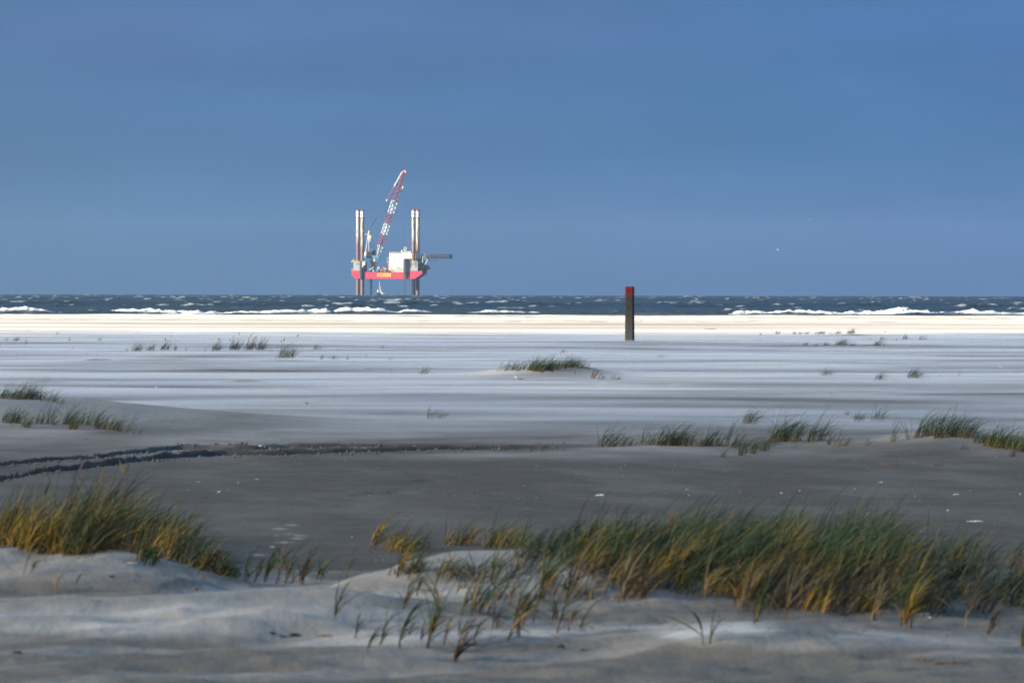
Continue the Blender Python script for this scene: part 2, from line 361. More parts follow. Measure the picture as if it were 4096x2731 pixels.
# ------------------------------------------------------------------ the sea, curved with the earth
R_EARTH = 6.371e6
SEA0 = -0.9
def make_sea():
    ys = [560.0]
    while ys[-1] < 12000: ys.append(ys[-1] + max(0.42, ys[-1] / 760.0 * (0.55 if ys[-1] < 1100 else 1.0)))
    ys = np.array(ys)
    u = np.linspace(-1, 1, 361); ext = np.array([2, 8, 30, 110, 400, 900])
    off = np.concatenate([-ext[::-1], u * 0, ext]); u = np.concatenate([-ext[::-1] * 0 - 1, u, ext * 0 + 1])
    hw = 0.094 * ys + 6
    X = u[None, :] * hw[:, None] + off[None, :]; Y = np.broadcast_to(ys[:, None], X.shape)
    r2 = np.random.default_rng(5)
    h = np.zeros_like(X)
    for k in range(40):
        lam = 3.2 * (1.05 ** k); ang = r2.normal(0.35, 0.62)
        amp = 0.0125 * lam ** 0.75 * r2.uniform(.6, 1.2)
        kx, ky = 2 * math.pi / lam * math.sin(ang), -2 * math.pi / lam * math.cos(ang)
        damp = np.clip((lam * 1.1) / np.maximum(ys / 760, .42)[:, None] / 3.0, 0, 1)
        h += damp * amp * np.sin(kx * X + ky * Y + r2.uniform(0, 6.28))
    h = h * (0.75 + 0.55 * vnoise(X / 30, Y / 60, 8))
    h *= 0.115 / h[(ys > 620) & (ys < 1500)].std(); sd = 0.115
    h = h + 0.35 * np.maximum(h, 0) ** 2 / sd * 0.5
    shore = sstep(585, 660, Y); h *= 0.35 + 0.65 * shore
    crest = h / sd
    cap = sstep(3.3, 4.0, crest + 1.6 * fbm(X / 1.1, Y / 5, 3, 15)) * sstep(0.62, 0.84, vnoise(X / 1.5 + 3, Y / 34, 21)) * .8 * (1 - .5 * sstep(2500, 5000, Y))
    h = h + 0.10 * cap
    foam = cap * 0.48
    # breakers along the shore, gap in the middle of the view
    PX = X / Y * F + 2048
    for yc0, hh, wid, seed, msk in ((634, .46, 2.0, 31, 1 - sstep(1650, 1790, PX) + sstep(2880, 2960, PX)), (668, .25, 2.2, 37, .5 * (1 - sstep(100, 400, PX)) + .5 * sstep(3500, 4000, PX)),
                                    (622, .10, 1.6, 41, (0.5 + 0.45 * np.sin(PX / 330.0)) * (1 - sstep(1600, 1800, PX) + sstep(2800, 3000, PX))), (652, .36, 1.8, 43, sstep(1850, 1950, PX) * (1 - sstep(2100, 2250, PX)) * .8),
                                    (640, .4, 2.2, 47, .05 * sstep(2200, 2350, PX) * (1 - sstep(2800, 2900, PX)))):
        yc = yc0 + 7 * fbm(X / 22, X * 0 + seed, 3, seed); d = Y - yc
        lump = np.clip(0.78 + 0.9 * fbm(X / .9, Y / 2.2, 4, seed + 2), 0.1, 2)
        lmod = np.clip(.85 + .5 * vnoise(X / 9, X * 0 + 1.7, seed + 3), 0, 1.6)
        e_ = np.exp(-np.where(d < 0, (d / wid) ** 2, (d / (wid * 1.7)) ** 2))
        h = h + hh * e_ * msk * lump * lmod
        foam = np.maximum(foam, msk * sstep(0.30, 0.75, e_ * (0.55 + lump * .55)) * sstep(.25, .55, lmod * lump))
    # one tall splash at the far left
    q = np.exp(-((PX - 110) / 38) ** 2 - ((Y - 640) / 4) ** 2)
    h = h + 0.75 * q * (0.6 + 0.8 * vnoise(X / .5, Y / 1.5, 77)); foam = np.maximum(foam, q)
    z = SEA0 - (X ** 2 + Y ** 2) / (2 * R_EARTH) + h
    nr, nc = X.shape
    V = np.stack([X, Y, z], -1).reshape(-1, 3)
    i = np.arange(nr - 1)[:, None] * nc + np.arange(nc - 1)[None, :]
    Fc = np.stack([i, i + 1, i + 1 + nc, i + nc], -1).reshape(-1, 4)
    silt = np.clip(0.5 + 0.9 * fbm(X / 240, Y / 190, 3, 23) + 0.25 * (sstep(900, 2500, Y) - .5), 0, 1)
    m, n, b, o = mat_new('sea_water'); L = n.links.new; N = n.nodes.new
    fa = N('ShaderNodeAttribute'); fa.attribute_name = 'foam'; sa = N('ShaderNodeAttribute'); sa.attribute_name = 'silt'
    c = N('ShaderNodeMix'); c.data_type = 'RGBA'; c.inputs[6].default_value = (0.0045, 0.012, 0.022, 1); c.inputs[7].default_value = (0.019, 0.025, 0.024, 1); L(sa.outputs['Fac'], c.inputs[0])
    L(c.outputs[2], b.inputs['Base Color']); b.inputs['Roughness'].default_value = 0.18; b.inputs['IOR'].default_value = 1.333; b.inputs['Specular IOR Level'].default_value = 0.09
    g = N('ShaderNodeNewGeometry'); nz_ = N('ShaderNodeTexNoise'); nz_.inputs['Scale'].default_value = 0.8; nz_.inputs['Detail'].default_value = 6; L(g.outputs['Position'], nz_.inputs['Vector'])
    bp = N('ShaderNodeBump'); bp.inputs['Strength'].default_value = 0.8; bp.inputs['Distance'].default_value = 0.7; L(nz_.outputs['Fac'], bp.inputs['Height']); L(bp.outputs[0], b.inputs['Normal'])
    f2 = N('ShaderNodeBsdfDiffuse'); f2.inputs[0].default_value = (0.62, 0.66, 0.70, 1)
    nf = N('ShaderNodeTexNoise'); nf.inputs['Scale'].default_value = 1.7; nf.inputs['Detail'].default_value = 5; L(g.outputs['Position'], nf.inputs['Vector'])
    rr = N('ShaderNodeMapRange'); rr.inputs[1].default_value = 0.30; rr.inputs[2].default_value = 0.55; L(nf.outputs['Fac'], rr.inputs[0])
    mm = N('ShaderNodeMath'); mm.operation = 'MULTIPLY'; L(fa.outputs['Fac'], mm.inputs[0]); L(rr.outputs[0], mm.inputs[1])
    x = N('ShaderNodeMixShader'); dw = N('ShaderNodeBsdfDiffuse'); L(c.outputs[2], dw.inputs[0]); L(bp.outputs[0], dw.inputs['Normal']); mw = N('ShaderNodeMixShader'); mw.inputs[0].default_value = 0.52; L(dw.outputs[0], mw.inputs[1]); L(b.outputs[0], mw.inputs[2])
    L(mm.outputs[0], x.inputs[0]); L(mw.outputs[0], x.inputs[1]); L(f2.outputs[0], x.inputs[2]); L(x.outputs[0], o.inputs[0])
    ob = mesh_np('sea', V, Fc, m, smooth=True, attrs={'foam': foam.ravel(), 'silt': silt.ravel()})
    tag(ob, 'choppy slate-blue sea with whitecaps and a line of surf', kind='structure')
make_sea()

# ------------------------------------------------------------------ the rain cloud whose shade lies over the near beach
def make_cloud():
    H = 520.0; k = H / SDIR.z
    edge_y = 243.0
    ya, yb, xa, xb = -260.0, edge_y, -330.0, 330.0
    cx, cy = (xa + xb) / 2 + SDIR.x * k, (ya + yb) / 2 + SDIR.y * k
    hx, hy, hz = (xb - xa) / 2, (yb - ya) / 2, 4.5
    nu, nv = 96, 40; V = []
    for j in range(nv + 1):
        ph = -math.pi / 2 + math.pi * j / nv
        for i in range(nu):
            t = 2 * math.pi * i / nu
            cp, sp_ = math.cos(ph), math.sin(ph); cp = abs(cp) ** 0.55
            ct, st = math.cos(t), math.sin(t)
            ex = math.copysign(abs(ct) ** 0.5, ct); ey = math.copysign(abs(st) ** 0.5, st)
            V.append((ex * cp * hx, ey * cp * hy, sp_ * hz))
    V = np.array(V)
    b = fbm(V[:, 0] / 70 + 4, V[:, 1] / 70 + V[:, 2] / 40, 4, 121)
    V[:, 2] += 1.1 * b * np.sign(V[:, 2]) + 3 * b; V[:, 0] *= 1 + .05 * b; V[:, 1] *= 1 + .012 * b
    fs = [(j * nu + i, j * nu + (i + 1) % nu, (j + 1) * nu + (i + 1) % nu, (j + 1) * nu + i) for j in range(nv) for i in range(nu)]
    m = bpy.data.materials.new('cloud_vapour'); m.use_nodes = True; n = m.node_tree; n.nodes.clear()
    o = n.nodes.new('ShaderNodeOutputMaterial'); v = n.nodes.new('ShaderNodeVolumePrincipled')
    v.inputs['Color'].default_value = (0.95, 0.96, 1, 1); v.inputs['Density'].default_value = 0.051; v.inputs['Anisotropy'].default_value = 0.5
    n.links.new(v.outputs[0], o.inputs['Volume'])
    c = mesh_np('cloud', V, np.array(fs), m, smooth=True, loc=(cx, cy, H))
    tag(c, 'thin grey cloud drifting in front of the low sun', kind='stuff')
make_cloud()

# ------------------------------------------------------------------ thin sea haze
def make_haze():
    mb = MB().box((-2600, -500, -30), (2600, 12600, 150))
    m = bpy.data.materials.new('haze_air'); m.use_nodes = True; n = m.node_tree; n.nodes.clear()
    o = n.nodes.new('ShaderNodeOutputMaterial'); v = n.nodes.new('ShaderNodeVolumePrincipled')
    v.inputs['Color'].default_value = (0.62, 0.82, 1.0, 1); v.inputs['Density'].default_value = 2.9e-5; v.inputs['Anisotropy'].default_value = 0.6
    n.links.new(v.outputs[0], o.inputs['Volume'])
    h = mb.build('haze', m); tag(h, 'thin blue sea haze', kind='stuff')
make_haze()

# ------------------------------------------------------------------ blown sand skimming the beach
def make_drift():
    m = bpy.data.materials.new('blown_sand'); m.use_nodes = True; n = m.node_tree; n.nodes.clear(); L = n.links.new; N = n.nodes.new
    o = N('ShaderNodeOutputMaterial'); d = N('ShaderNodeBsdfDiffuse'); d.inputs[0].default_value = (0.80, 0.81, 0.81, 1)
    tl = N('ShaderNodeBsdfTranslucent'); tl.inputs[0].default_value = (0.80, 0.81, 0.81, 1)
    md = N('ShaderNodeMixShader'); md.inputs[0].default_value = 0.12; L(d.outputs[0], md.inputs[1]); L(tl.outputs[0], md.inputs[2])
    t = N('ShaderNodeBsdfTransparent'); g = N('ShaderNodeNewGeometry')
    fa = N('ShaderNodeAttribute'); fa.attribute_name = 'thick'
    mp_ = N('ShaderNodeMapping'); mp_.inputs['Scale'].default_value = (0.10, 0.30, 4.0); L(g.outputs['Position'], mp_.inputs[0])
    z1 = N('ShaderNodeTexNoise'); z1.inputs['Scale'].default_value = 1.0; z1.inputs['Detail'].default_value = 5; z1.inputs['Roughness'].default_value = 0.55; z1.inputs['Distortion'].default_value = 0.4; L(mp_.outputs[0], z1.inputs['Vector'])
    r = N('ShaderNodeMapRange'); r.inputs[1].default_value = 0.32; r.inputs[2].default_value = 0.72; r.interpolation_type = 'SMOOTHSTEP'; L(z1.outputs['Fac'], r.inputs[0])
    mm = N('ShaderNodeMath'); mm.operation = 'MULTIPLY'; L(r.outputs[0], mm.inputs[0]); L(fa.outputs['Fac'], mm.inputs[1])
    x = N('ShaderNodeMixShader'); L(mm.outputs[0], x.inputs[0]); L(t.outputs[0], x.inputs[1]); L(md.outputs[0], x.inputs[2]); L(x.outputs[0], o.inputs[0])
    ys = np.exp(np.linspace(math.log(63), math.log(252), 190)); u = np.linspace(-1, 1, 75)
    X = u[None, :] * (0.17 * ys[:, None] + 10); Y = np.broadcast_to(ys[:, None], X.shape)
    zb = Z(X, Y); nr, nc = X.shape
    i = np.arange(nr - 1)[:, None] * nc + np.arange(nc - 1)[None, :]
    Fq = np.stack([i, i + 1, i + 1 + nc, i + nc], -1).reshape(-1, 4)
    V, Fc, T = [], [], []
    hs = (0.006, 0.014, 0.022, 0.032, 0.044, 0.058)
    for k, hgt in enumerate(hs):
        low = 0.4 * zb + 0.05 * sstep(.04, .25, zb)
        V.append(np.stack([X, Y, np.clip(zb, -.2, .02) + hgt + 0.006 * fbm(X / 5, Y / 3, 2, 131 + k)], -1).reshape(-1, 3)); Fc.append(Fq + k * nr * nc)
        th = (0.42 - 0.05 * k) * sstep(64, 78, Y + 4 * fbm(X / 5, Y / 5, 2, 141)) * (1 - sstep(222, 250, Y + 8 * fbm(X / 8, Y / 9, 2, 143))) * (0.40 + 0.60 * sstep(72, 170, Y))
        T.append(th.ravel())
    ob = mesh_np('drifting_sand', np.concatenate(V), np.concatenate(Fc), m, smooth=True, attrs={'thick': np.concatenate(T)})
    tag(ob, 'pale veil of wind-blown sand streaming low over the beach', kind='stuff')
make_drift()

# ------------------------------------------------------------------ the jack-up rig on the horizon
RIG_D = 6000.0; SC = RIG_D / F                 # metres per photograph pixel at the rig
YAW = math.radians(-8)
def sea_z(y): return SEA0 - y * y / (2 * R_EARTH)
def rig_xyz(px, py, dep=0.0):
    """local rig coordinates of a photograph pixel at a given depth behind the hull's front"""
    return ((px - 1540) * SC - dep * math.sin(-YAW)) / math.cos(YAW), dep, (1182.0 - py) * SC
def make_rig():
    P = rig_xyz
    x0 = px_x(1540 + ROLL * -200, RIG_D)
    rig = empty('jack_up_rig', (x0, RIG_D, sea_z(RIG_D)), YAW)
    tag(rig, 'red-hulled jack-up rig with four striped legs and a tall lattice crane on the horizon', 'oil rig')
    red = paint('hull_red', (0.25, 0.018, 0.042), .45, .25, (.22, .03, .05), .12)
    cream = paint('rig_white', (0.42, 0.42, 0.37), .5, .35, (.36, .31, .21), .25)
    grey = paint('rig_grey', (0.15, 0.18, 0.19), .5, .3, (.13, .13, .12), .2)
    dark = paint('rig_dark_steel', (0.018, 0.026, 0.040), .6, .3)
    rust = paint('rust_red', (0.20, 0.06, 0.035), .7, .5, (.08, .03, .02), .5)
    yellow = paint('rig_yellow', (0.45, 0.32, 0.08), .5, .4, (.2, .12, .05), .5)
    teal = paint('crane_teal', (0.03, 0.15, 0.26), .4, .4, (.01, .05, .1), .4)
    boomred = paint('boom_red', (0.12, 0.018, 0.030), .5, .2)
    boomwhite = paint('boom_white', (0.33, 0.36, 0.38), .5, .2)
    orange = paint('lifeboat_red', (0.34, 0.06, 0.035), .4, .3)
    # hull
    prof = [P(1404, 1090)[0:3:2], P(1413, 1082.7)[0:3:2], P(1438, 1082.7)[0:3:2], P(1441, 1088.8)[0:3:2], P(1634, 1088.8)[0:3:2], P(1637, 1083.5)[0:3:2],
            P(1688.5, 1084.5)[0:3:2], P(1688.5, 1095)[0:3:2], P(1659, 1116)[0:3:2], P(1421, 1115.6)[0:3:2], P(1404, 1100)[0:3:2]]
    h = MB().prism(prof, 0, 30).build('hull', red, rig)
    xa, _, za = P(1508.5, 1106.5); xb, _, zb = P(1563.5, 1093.5)
    nb = MB().box((xa, -0.14, za), (xb, -0.005, zb)).build('name_board', paint('sign_yellow', (0.50, 0.29, 0.03), .5, .1), rig)
    fc = bpy.data.curves.new('lettering', 'FONT'); fc.body = 'SEAFOX 7'; fc.size = 1; fc.extrude = 0.01; fc.offset = 0.028
    fo = bpy.data.objects.new('lettering', fc); COL.objects.link(fo); bpy.context.view_layer.update()
    me = bpy.data.meshes.new_from_object(fo.evaluated_get(bpy.context.evaluated_depsgraph_get())); bpy.data.objects.remove(fo)
    co = np.array([v.co for v in me.vertices]); w = np.ptp(co[:, 0]); hh = np.ptp(co[:, 1])
    lo = bpy.data.objects.new('lettering', me); COL.objects.link(lo); lo.parent = nb
    co[:, 0] = (co[:, 0] - co[:, 0].min()) / w * (xb - xa) * .9 + xa + .05 * (xb - xa)
    zz = (co[:, 1] - co[:, 1].min()) / hh * (zb - za) * .70 + za + .15 * (zb - za)
    co = np.stack([co[:, 0], -0.19 - co[:, 2] * 2, zz], 1)
    me.vertices.foreach_set('co', co.astype(np.float32).ravel()); me.materials.clear(); me.materials.append(paint('sign_black', (0.02, 0.02, 0.02), .5, .1)); me.update()
    # legs with painted bands and rust
    ml, n, b, o = mat_new('leg_paint'); L = n.links.new; N = n.nodes.new
    t = N('ShaderNodeTexCoord'); sp = N('ShaderNodeSeparateXYZ'); L(t.outputs['Object'], sp.inputs[0])
    nz_ = N('ShaderNodeTexNoise'); nz_.inputs['Scale'].default_value = 0.22; nz_.inputs['Detail'].default_value = 6
    mp_ = N('ShaderNodeMapping'); mp_.inputs['Scale'].default_value = (2, 2, 0.55); L(t.outputs['Object'], mp_.inputs[0]); L(mp_.outputs[0], nz_.inputs['Vector'])
    ma = N('ShaderNodeMath'); ma.operation = 'MULTIPLY_ADD'; L(nz_.outputs['Fac'], ma.inputs[0]); ma.inputs[1].default_value = 34; L(sp.outputs[2], ma.inputs[2])
    rs = N('ShaderNodeMapRange'); rs.inputs[1].default_value = 66; rs.inputs[2].default_value = 84; L(ma.outputs[0], rs.inputs[0])
    base = N('ShaderNodeMix'); base.data_type = 'RGBA'; base.inputs[6].default_value = (0.058, 0.017, 0.014, 1); base.inputs[7].default_value = (0.24, 0.22, 0.175, 1); L(rs.outputs[0], base.inputs[0])
    nz2_ = N('ShaderNodeTexNoise'); nz2_.inputs['Scale'].default_value = 0.38; nz2_.inputs['Detail'].default_value = 4; L(mp_.outputs[0], nz2_.inputs['Vector'])
    r2 = N('ShaderNodeMapRange'); r2.inputs[1].default_value = .50; r2.inputs[2].default_value = .60; r2.inputs[4].default_value = .85; L(nz2_.outputs['Fac'], r2.inputs[0])
    st = N('ShaderNodeMix'); st.data_type = 'RGBA'; st.inputs[7].default_value = (0.045, 0.022, 0.02, 1); L(base.outputs[2], st.inputs[6]); L(r2.outputs[0], st.inputs[0])
    zr = N('ShaderNodeMapRange'); zr.inputs[1].default_value = (1182 - 872) * SC; zr.inputs[2].default_value = (1182 - 840) * SC; L(sp.outputs[2], zr.inputs[0])
    rp = N('ShaderNodeValToRGB'); rp.color_ramp.interpolation = 'CONSTANT'; L(zr.outputs[0], rp.inputs[0])
    R_, W_ = (0.20, 0.03, 0.035, 1), (0.44, 0.45, 0.45, 1); e_ = rp.color_ramp.elements
    e_[0].position = 0.0; e_[0].color = R_; e_[1].position = 0.14; e_[1].color = W_
    for p_, c_ in ((0.42, R_), (0.54, W_), (0.84, R_)): q = e_.new(p_); q.color = c_
    gt = N('ShaderNodeMath'); gt.operation = 'GREATER_THAN'; gt.inputs[1].default_value = (1182 - 872) * SC; L(sp.outputs[2], gt.inputs[0])
    fm = N('ShaderNodeMix'); fm.data_type = 'RGBA'; L(gt.outputs[0], fm.inputs[0]); L(st.outputs[2], fm.inputs[6]); L(rp.outputs[0], fm.inputs[7])
    L(fm.outputs[2], b.inputs['Base Color']); b.inputs['Roughness'].default_value = .6
    for px, dep, top in ((1430.5, 5, 841), (1446.5, 25, 842), (1654, 5, 839), (1669.5, 25, 840)):
        x, y, z = P(px, top, dep)
        lg = MB().cyl((x, y, -6), (x, y, z), 1.98, n=20).build('leg', ml, rig)
        cp = MB().cyl((x, y, z), (x, y, z + .5), 1.75, n=12)
        cp.bar((x - .8, y, z + .4), (x - .5, y, z + 1.7), .35); cp.bar((x + .4, y - .5, z + .4), (x + 1.0, y - .5, z + 1.4), .3)
        cp.build('leg_cap', dark, lg)
        for zc in (52.0, 44.0): MB().cyl((x, y, zc), (x, y, zc + .5), 2.12, n=16).build('leg_collar', rust, lg)
    # jack houses round the legs
    for (pa, pb, t_, dep) in ((1413, 1439.5, 1047, 1.0), (1446, 1461, 1046.5, 21), (1637, 1671, 1046.5, 1.0), (1660, 1688, 1046.5, 21)):
        a = P(pa, 1083.5, dep); c = P(pb, t_, dep)
        jh = MB().box((a[0], dep - .7, a[2]), (c[0], dep + 8, c[2])).build('jack_house', grey, rig)
        r = MB()
        for xx in np.arange(a[0], c[0] + .1, 1.4): r.bar((xx, dep - .6, c[2]), (xx, dep - .6, c[2] + 1.1), .12)
        r.bar((a[0], dep - .6, c[2] + 1.1), (c[0], dep - .6, c[2] + 1.1), .14); r.build('railing', yellow, jh)
        if dep < 5:
            em = MB(); cx = (a[0] + c[0]) / 2 + (1.0 if pa < 1500 else 0.2); cz = c[2] - 2.5
            for k in range(3):
                xx = cx - 1.7 + k * 1.15
                em.add([(xx, dep - .74, cz - .8), (xx + .8, dep - .74, cz - .8), (xx + 1.4, dep - .74, cz + .8), (xx + .6, dep - .74, cz + .8)], [(0, 1, 2, 3)])
            em.build('emblem', boomred, jh)
        if pa == 1637:
            for xx in (a[0] + 1.9, c[0] - 1.9): MB().box((xx - .35, dep - .95, c[2] - 6), (xx + .35, dep - .71, c[2] - .3)).build('guide_rail', dark, jh)
    # accommodation block
    bl = MB(); a = P(1556, 1088.5, 9); c = P(1616, 1034.5, 9); bl.box((a[0], 9, a[2]), (c[0], 24, c[2]))
    blk = bl.build('accommodation_block', cream, rig)
    a2 = P(1556, 1034.4, 8.6); c2 = P(1683, 1013, 8.6); up = MB().box((a2[0], 8.6, a2[2]), (c2[0], 24.4, c2[2])).build('upper_deckhouse', cream, rig)
    a3 = P(1617, 1088.5, 14); c3 = P(1640, 1034.6, 14); MB().box((c[0] + .02, 14, a3[2]), (c3[0], 24, c3[2])).build('recessed_wall', grey, rig)
    for px, py in ((1577.5, 1041.5), (1596.5, 1041.5), (1577.5, 1060), (1596.5, 1060), (1602.7, 1078.6)):
        x, _, z = P(px, py, 9); MB().box((x - .32, 8.93, z - .6), (x + .32, 8.995, z + .6)).build('window', dark, blk)
    x, _, z = P(1578, 1024.5, 8.6); MB().box((x - .26, 8.52, z - 1.9), (x + .26, 8.595, z + 1.9)).build('window', dark, up)
    x, _, z = P(1594.5, 1070.5, 9); MB().box((x - 2.0, 8.93, z - .3), (x + 2.0, 8.994, z + .3)).build('vent_slot', dark, blk)
    cg = MB()
    for px in np.arange(1558, 1615, 3.2):
        x, _, z = P(px, 1086, 8.9); cg.box((x - .12, 8.82, z), (x + .12, 8.99, z + 4.2))
    cg.build('wall_rib', grey, blk)
    rr = MB()
    for px in np.arange(1557, 1611, 4):
        x, _, z = P(px, 1013, 9); rr.bar((x, 9, z), (x, 9, z + 1.3), .12)
    p1 = P(1557, 1013, 9); p2 = P(1611, 1013, 9); rr.bar((p1[0], 9, p1[2] + 1.3), (p2[0], 9, p2[2] + 1.3), .16); rr.build('roof_railing', yellow, up)
    b1 = P(1558, 1013, 12); b2 = P(1566, 1009.5, 12); MB().box((b1[0], 10.5, b1[2]), (b2[0], 13, b2[2])).build('roof_box', boomred, up)
    # bridge, mast and domes on the roof
    a = P(1604, 1013, 13); c = P(1634, 1006, 13); br = MB().box((a[0], 13, a[2]), (c[0], 20, c[2])).build('wheelhouse', grey, up)
    a = P(1603, 1006, 13); c = P(1608, 1000.5, 13); MB().box((a[0], 13, a[2]), (c[0], 16, c[2])).build('roof_locker', cream, br)
    ms = MB()
    q = [P(1611, 1006, 15), P(1630, 1006, 15), P(1616, 987, 16), P(1624, 987, 16)]
    ms.bar(q[0], q[2], .5); ms.bar(q[1], q[3], .5); ms.bar(q[2], q[3], .4)
    for f in (.25, .5, .75):
        l_ = [q[0][i] + (q[2][i] - q[0][i]) * f for i in range(3)]; r_ = [q[1][i] + (q[3][i] - q[1][i]) * f for i in range(3)]
        ms.bar(l_, r_, .4); ms.bar(l_, q[3], .25)
    q = P(1613, 996, 15); ms.box((q[0], 14.2, q[2] - 2.6), (q[0] + 3.2, 16, q[2])); ms.build('radar_mast', grey, up)
    for px, py, r in ((1636, 1009.5, .9), (1641, 1007.5, .8)):
        x, y, z = P(px, py, 12); MB().lathe([(.05 * r, -r), (.75 * r, -.7 * r), (r, 0), (.75 * r, .7 * r), (.05 * r, r)], (x, y, z), 10).build('satellite_dome', cream, up, True)
    aw = MB(); aw.bar(P(1626.5, 919, 16), P(1632, 960, 16), .16); aw.bar(P(1632, 960, 16), P(1638, 985, 16), .16); q = P(1626.5, 919, 16); aw.cyl((q[0], q[1], q[2] - .6), (q[0], q[1], q[2] + 1.2), .35, n=6)
    aw.build('whip_aerial', boomred, up)
    # stair and lights on the left end of the block
    for py in (1034, 1047): x, y, z = P(1551, py, 12); MB().lathe([(.3, -.5), (1.1, 0), (1.1, .35)], (x, y, z), 8).build('searchlight', cream, blk)
    a = P(1551, 1080, 14); c = P(1555.5, 1049, 14); MB().box((a[0], 13, a[2]), (c[0], 16, c[2])).build('stair_tower', rust, blk)
    # helideck on its truss
    hd = MB(); x1, _, z1 = P(1690, 1019, 8); x2, _, z2 = P(1801, 1019, 8)
    cx = (x1 + x2) / 2
    oct_ = [(x1, 12), (x1, 20), (x1 + 7, 27), (x2 - 6, 27), (x2, 20), (x2, 9), (x2 - 6, 2), (x1 + 7, 2)]
    hd.add([(x, y, z1) for x, y in oct_] + [(x, y, z1 + .5) for x, y in oct_], [tuple(range(7, -1, -1)), tuple(range(8, 16))] + [(i, (i + 1) % 8, (i + 1) % 8 + 8, i + 8) for i in range(8)])
    heli = hd.build('helideck', dark, rig)
    fas = MB(); fas.box((x1 + .4, 3, z1 - 1.7), (x2 - .4, 3.3, z1 - .02)); fas.box((x2 - 1.0, 3.4, z1 - 3.6), (x2 - .7, 25, z1 - .02)); fas.build('deck_fascia', dark, heli)
    tr = MB(); zb = z1 - 3.9
    for yy in (4, 11, 18, 25):
        xs = np.linspace(x1 + .3, x2 - .3, 12); tr.bar((xs[0], yy, zb), (xs[-1], yy, zb), .42)
        for i in range(11):
            tr.bar((xs[i], yy, zb if i % 2 else z1), (xs[i + 1], yy, z1 if i % 2 else zb), .34); tr.bar((xs[i], yy, zb), (xs[i], yy, z1), .22)
    tr.bar((x2 - .3, 4, zb), (x2 - .3, 25, zb), .4); tr.build('deck_truss', dark, heli)
    sk = MB(); sk.bar(P(1715, 1058, 8), P(1748, 1036, 8), .5); sk.bar(P(1706, 1050, 8), P(1722, 1036, 8), .4); sk.bar(P(1690, 1060, 8), P(1700, 1024, 8), .6); sk.bar(P(1690, 1085, 14), P(1696, 1024, 14), .8)
    sk.bar(P(1728, 1050, 8), P(1716, 1037, 8), .35); sk.build('support_strut', dark, heli)
    eq = MB()
    for (pa, pb, ta, tb, d) in ((1673, 1690, 1048, 1083, 12), (1676, 1697, 1043, 1052, 14), (1682, 1690, 1035, 1046, 10), (1688, 1703, 1060, 1090, 16), (1672, 1679, 1036, 1050, 15)):
        a = P(pa, tb, d); c = P(pb, ta, d); eq.box((a[0], d, a[2]), (c[0], d + 5, c[2]))
    for k in range(7): eq.bar(P(1674 + 3 * k, 1080, 9), P(1680 + 3.2 * k, 1038 + 2 * k, 9), .3)
    eq.build('pipe_rack', dark, rig)
    dv = MB()
    for p, q in (((1690, 1027), (1714, 1026)), ((1690, 1034), (1712, 1035)), ((1690, 1027), (1690, 1050)), ((1714, 1026), (1710, 1040)), ((1710, 1040), (1689, 1074)), ((1712, 1027), (1704, 1034))):
        dv.bar(P(*p, 6), P(*q, 6), .5)
    x, y, z = P(1698, 1024, 6); dv.box((x - .7, 5.4, z), (x + .9, 6.6, z + 1.6))
    dv.build('lifeboat_davit', boomwhite, rig)
    x, y, z = P(1708.5, 1071.5, 10); lb = MB().lathe([(.1, -3.1), (1.3, -2.5), (1.9, -1.0), (2.0, .8), (1.5, 2.3), (.2, 3.1)], (x, y, z), 12, 'x').build('lifeboat', orange, rig, True)
    MB().box((x - 1.6, y - .9, z + 1.7), (x + .8, y + .9, z + 2.9)).build('lifeboat_cabin', dark, lb)
    a = P(1696, 1098, 16); hd2 = MB(); hd2.prism([(a[0], a[2] - .5), (a[0] + 2.5, a[2] + 2.5), (a[0] + 2.5, a[2] + 5.5), (a[0], a[2] + 5.5)], 14, 20); hd2.bar(P(1700, 1092, 16), P(1711, 1101, 16), .35); hd2.bar(P(1697, 1101, 16), P(1711, 1101, 16), .25)
    hd2.build('anchor_rack', dark, rig)
    # dark lattice columns that pass the hull
    def column(px, dep, top, solid, w, bottom=-5):
        x, y, z = P(px, top, dep); m_ = MB(); zs = P(px, solid, dep)[2]
        if zs < z: m_.box((x - w, y - w, zs), (x + w, y + w, z))
        if bottom < zs:
            for sx in (-1, 1):
                for sy in (-1, 1): m_.bar((x + sx * w * .8, y + sy * w * .8, bottom), (x + sx * w * .8, y + sy * w * .8, zs), .34)
            zz = np.arange(bottom, zs, 2.0)
            for i, q in enumerate(zz[:-1]):
                for sy in (-1, 1):
                    m_.bar((x - w * .8, y + sy * w * .8, q), (x + w * .8, y + sy * w * .8, q + 2), .26); m_.bar((x + w * .8, y + sy * w * .8, q), (x - w * .8, y + sy * w * .8, q + 2), .26)
        m_.build('lattice_column', dark, rig)
    column(1618.5, -2.0, 1038, 1100, 1.15); column(1481, 33, 1040, 1115, 1.15); column(1442.5, -1.6, 1044, 1116, .95, 99)
    # pedestal crane
    x, y, _ = P(1495, 1080, 17); zt = P(0, 1035, 0)[2]; zb_ = P(0, 1088.5, 0)[2]
    MB().cyl((x, y, zb_), (x, y, zt), 2.6, n=16).build('crane_pedestal', grey, rig)
    cr_ = MB().cyl((x, y, zt - 3), (x, y, zt - .2), 3.2, 3.4, n=16); cr_.build('slew_ring', cream, rig)
    zp = P(0, 1033, 0)[2]; a = P(1454, 1033, 14); c = P(1514, 1024.5, 14)
    plat = MB().box((a[0], 13, zp), (c[0], 21, c[2])).build('crane_platform', teal, rig)
    a = P(1452, 1024.4, 13); c = P(1500, 1023, 13); MB().box((a[0], 12.4, a[2]), (c[0], 21.5, c[2])).build('walkway', yellow, plat)
    a = P(1456, 1022.8, 12.8); c = P(1469.5, 1008, 12.8); MB().box((a[0], 12.8, a[2]), (c[0], 16, c[2])).build('counterweight_box', cream, plat)
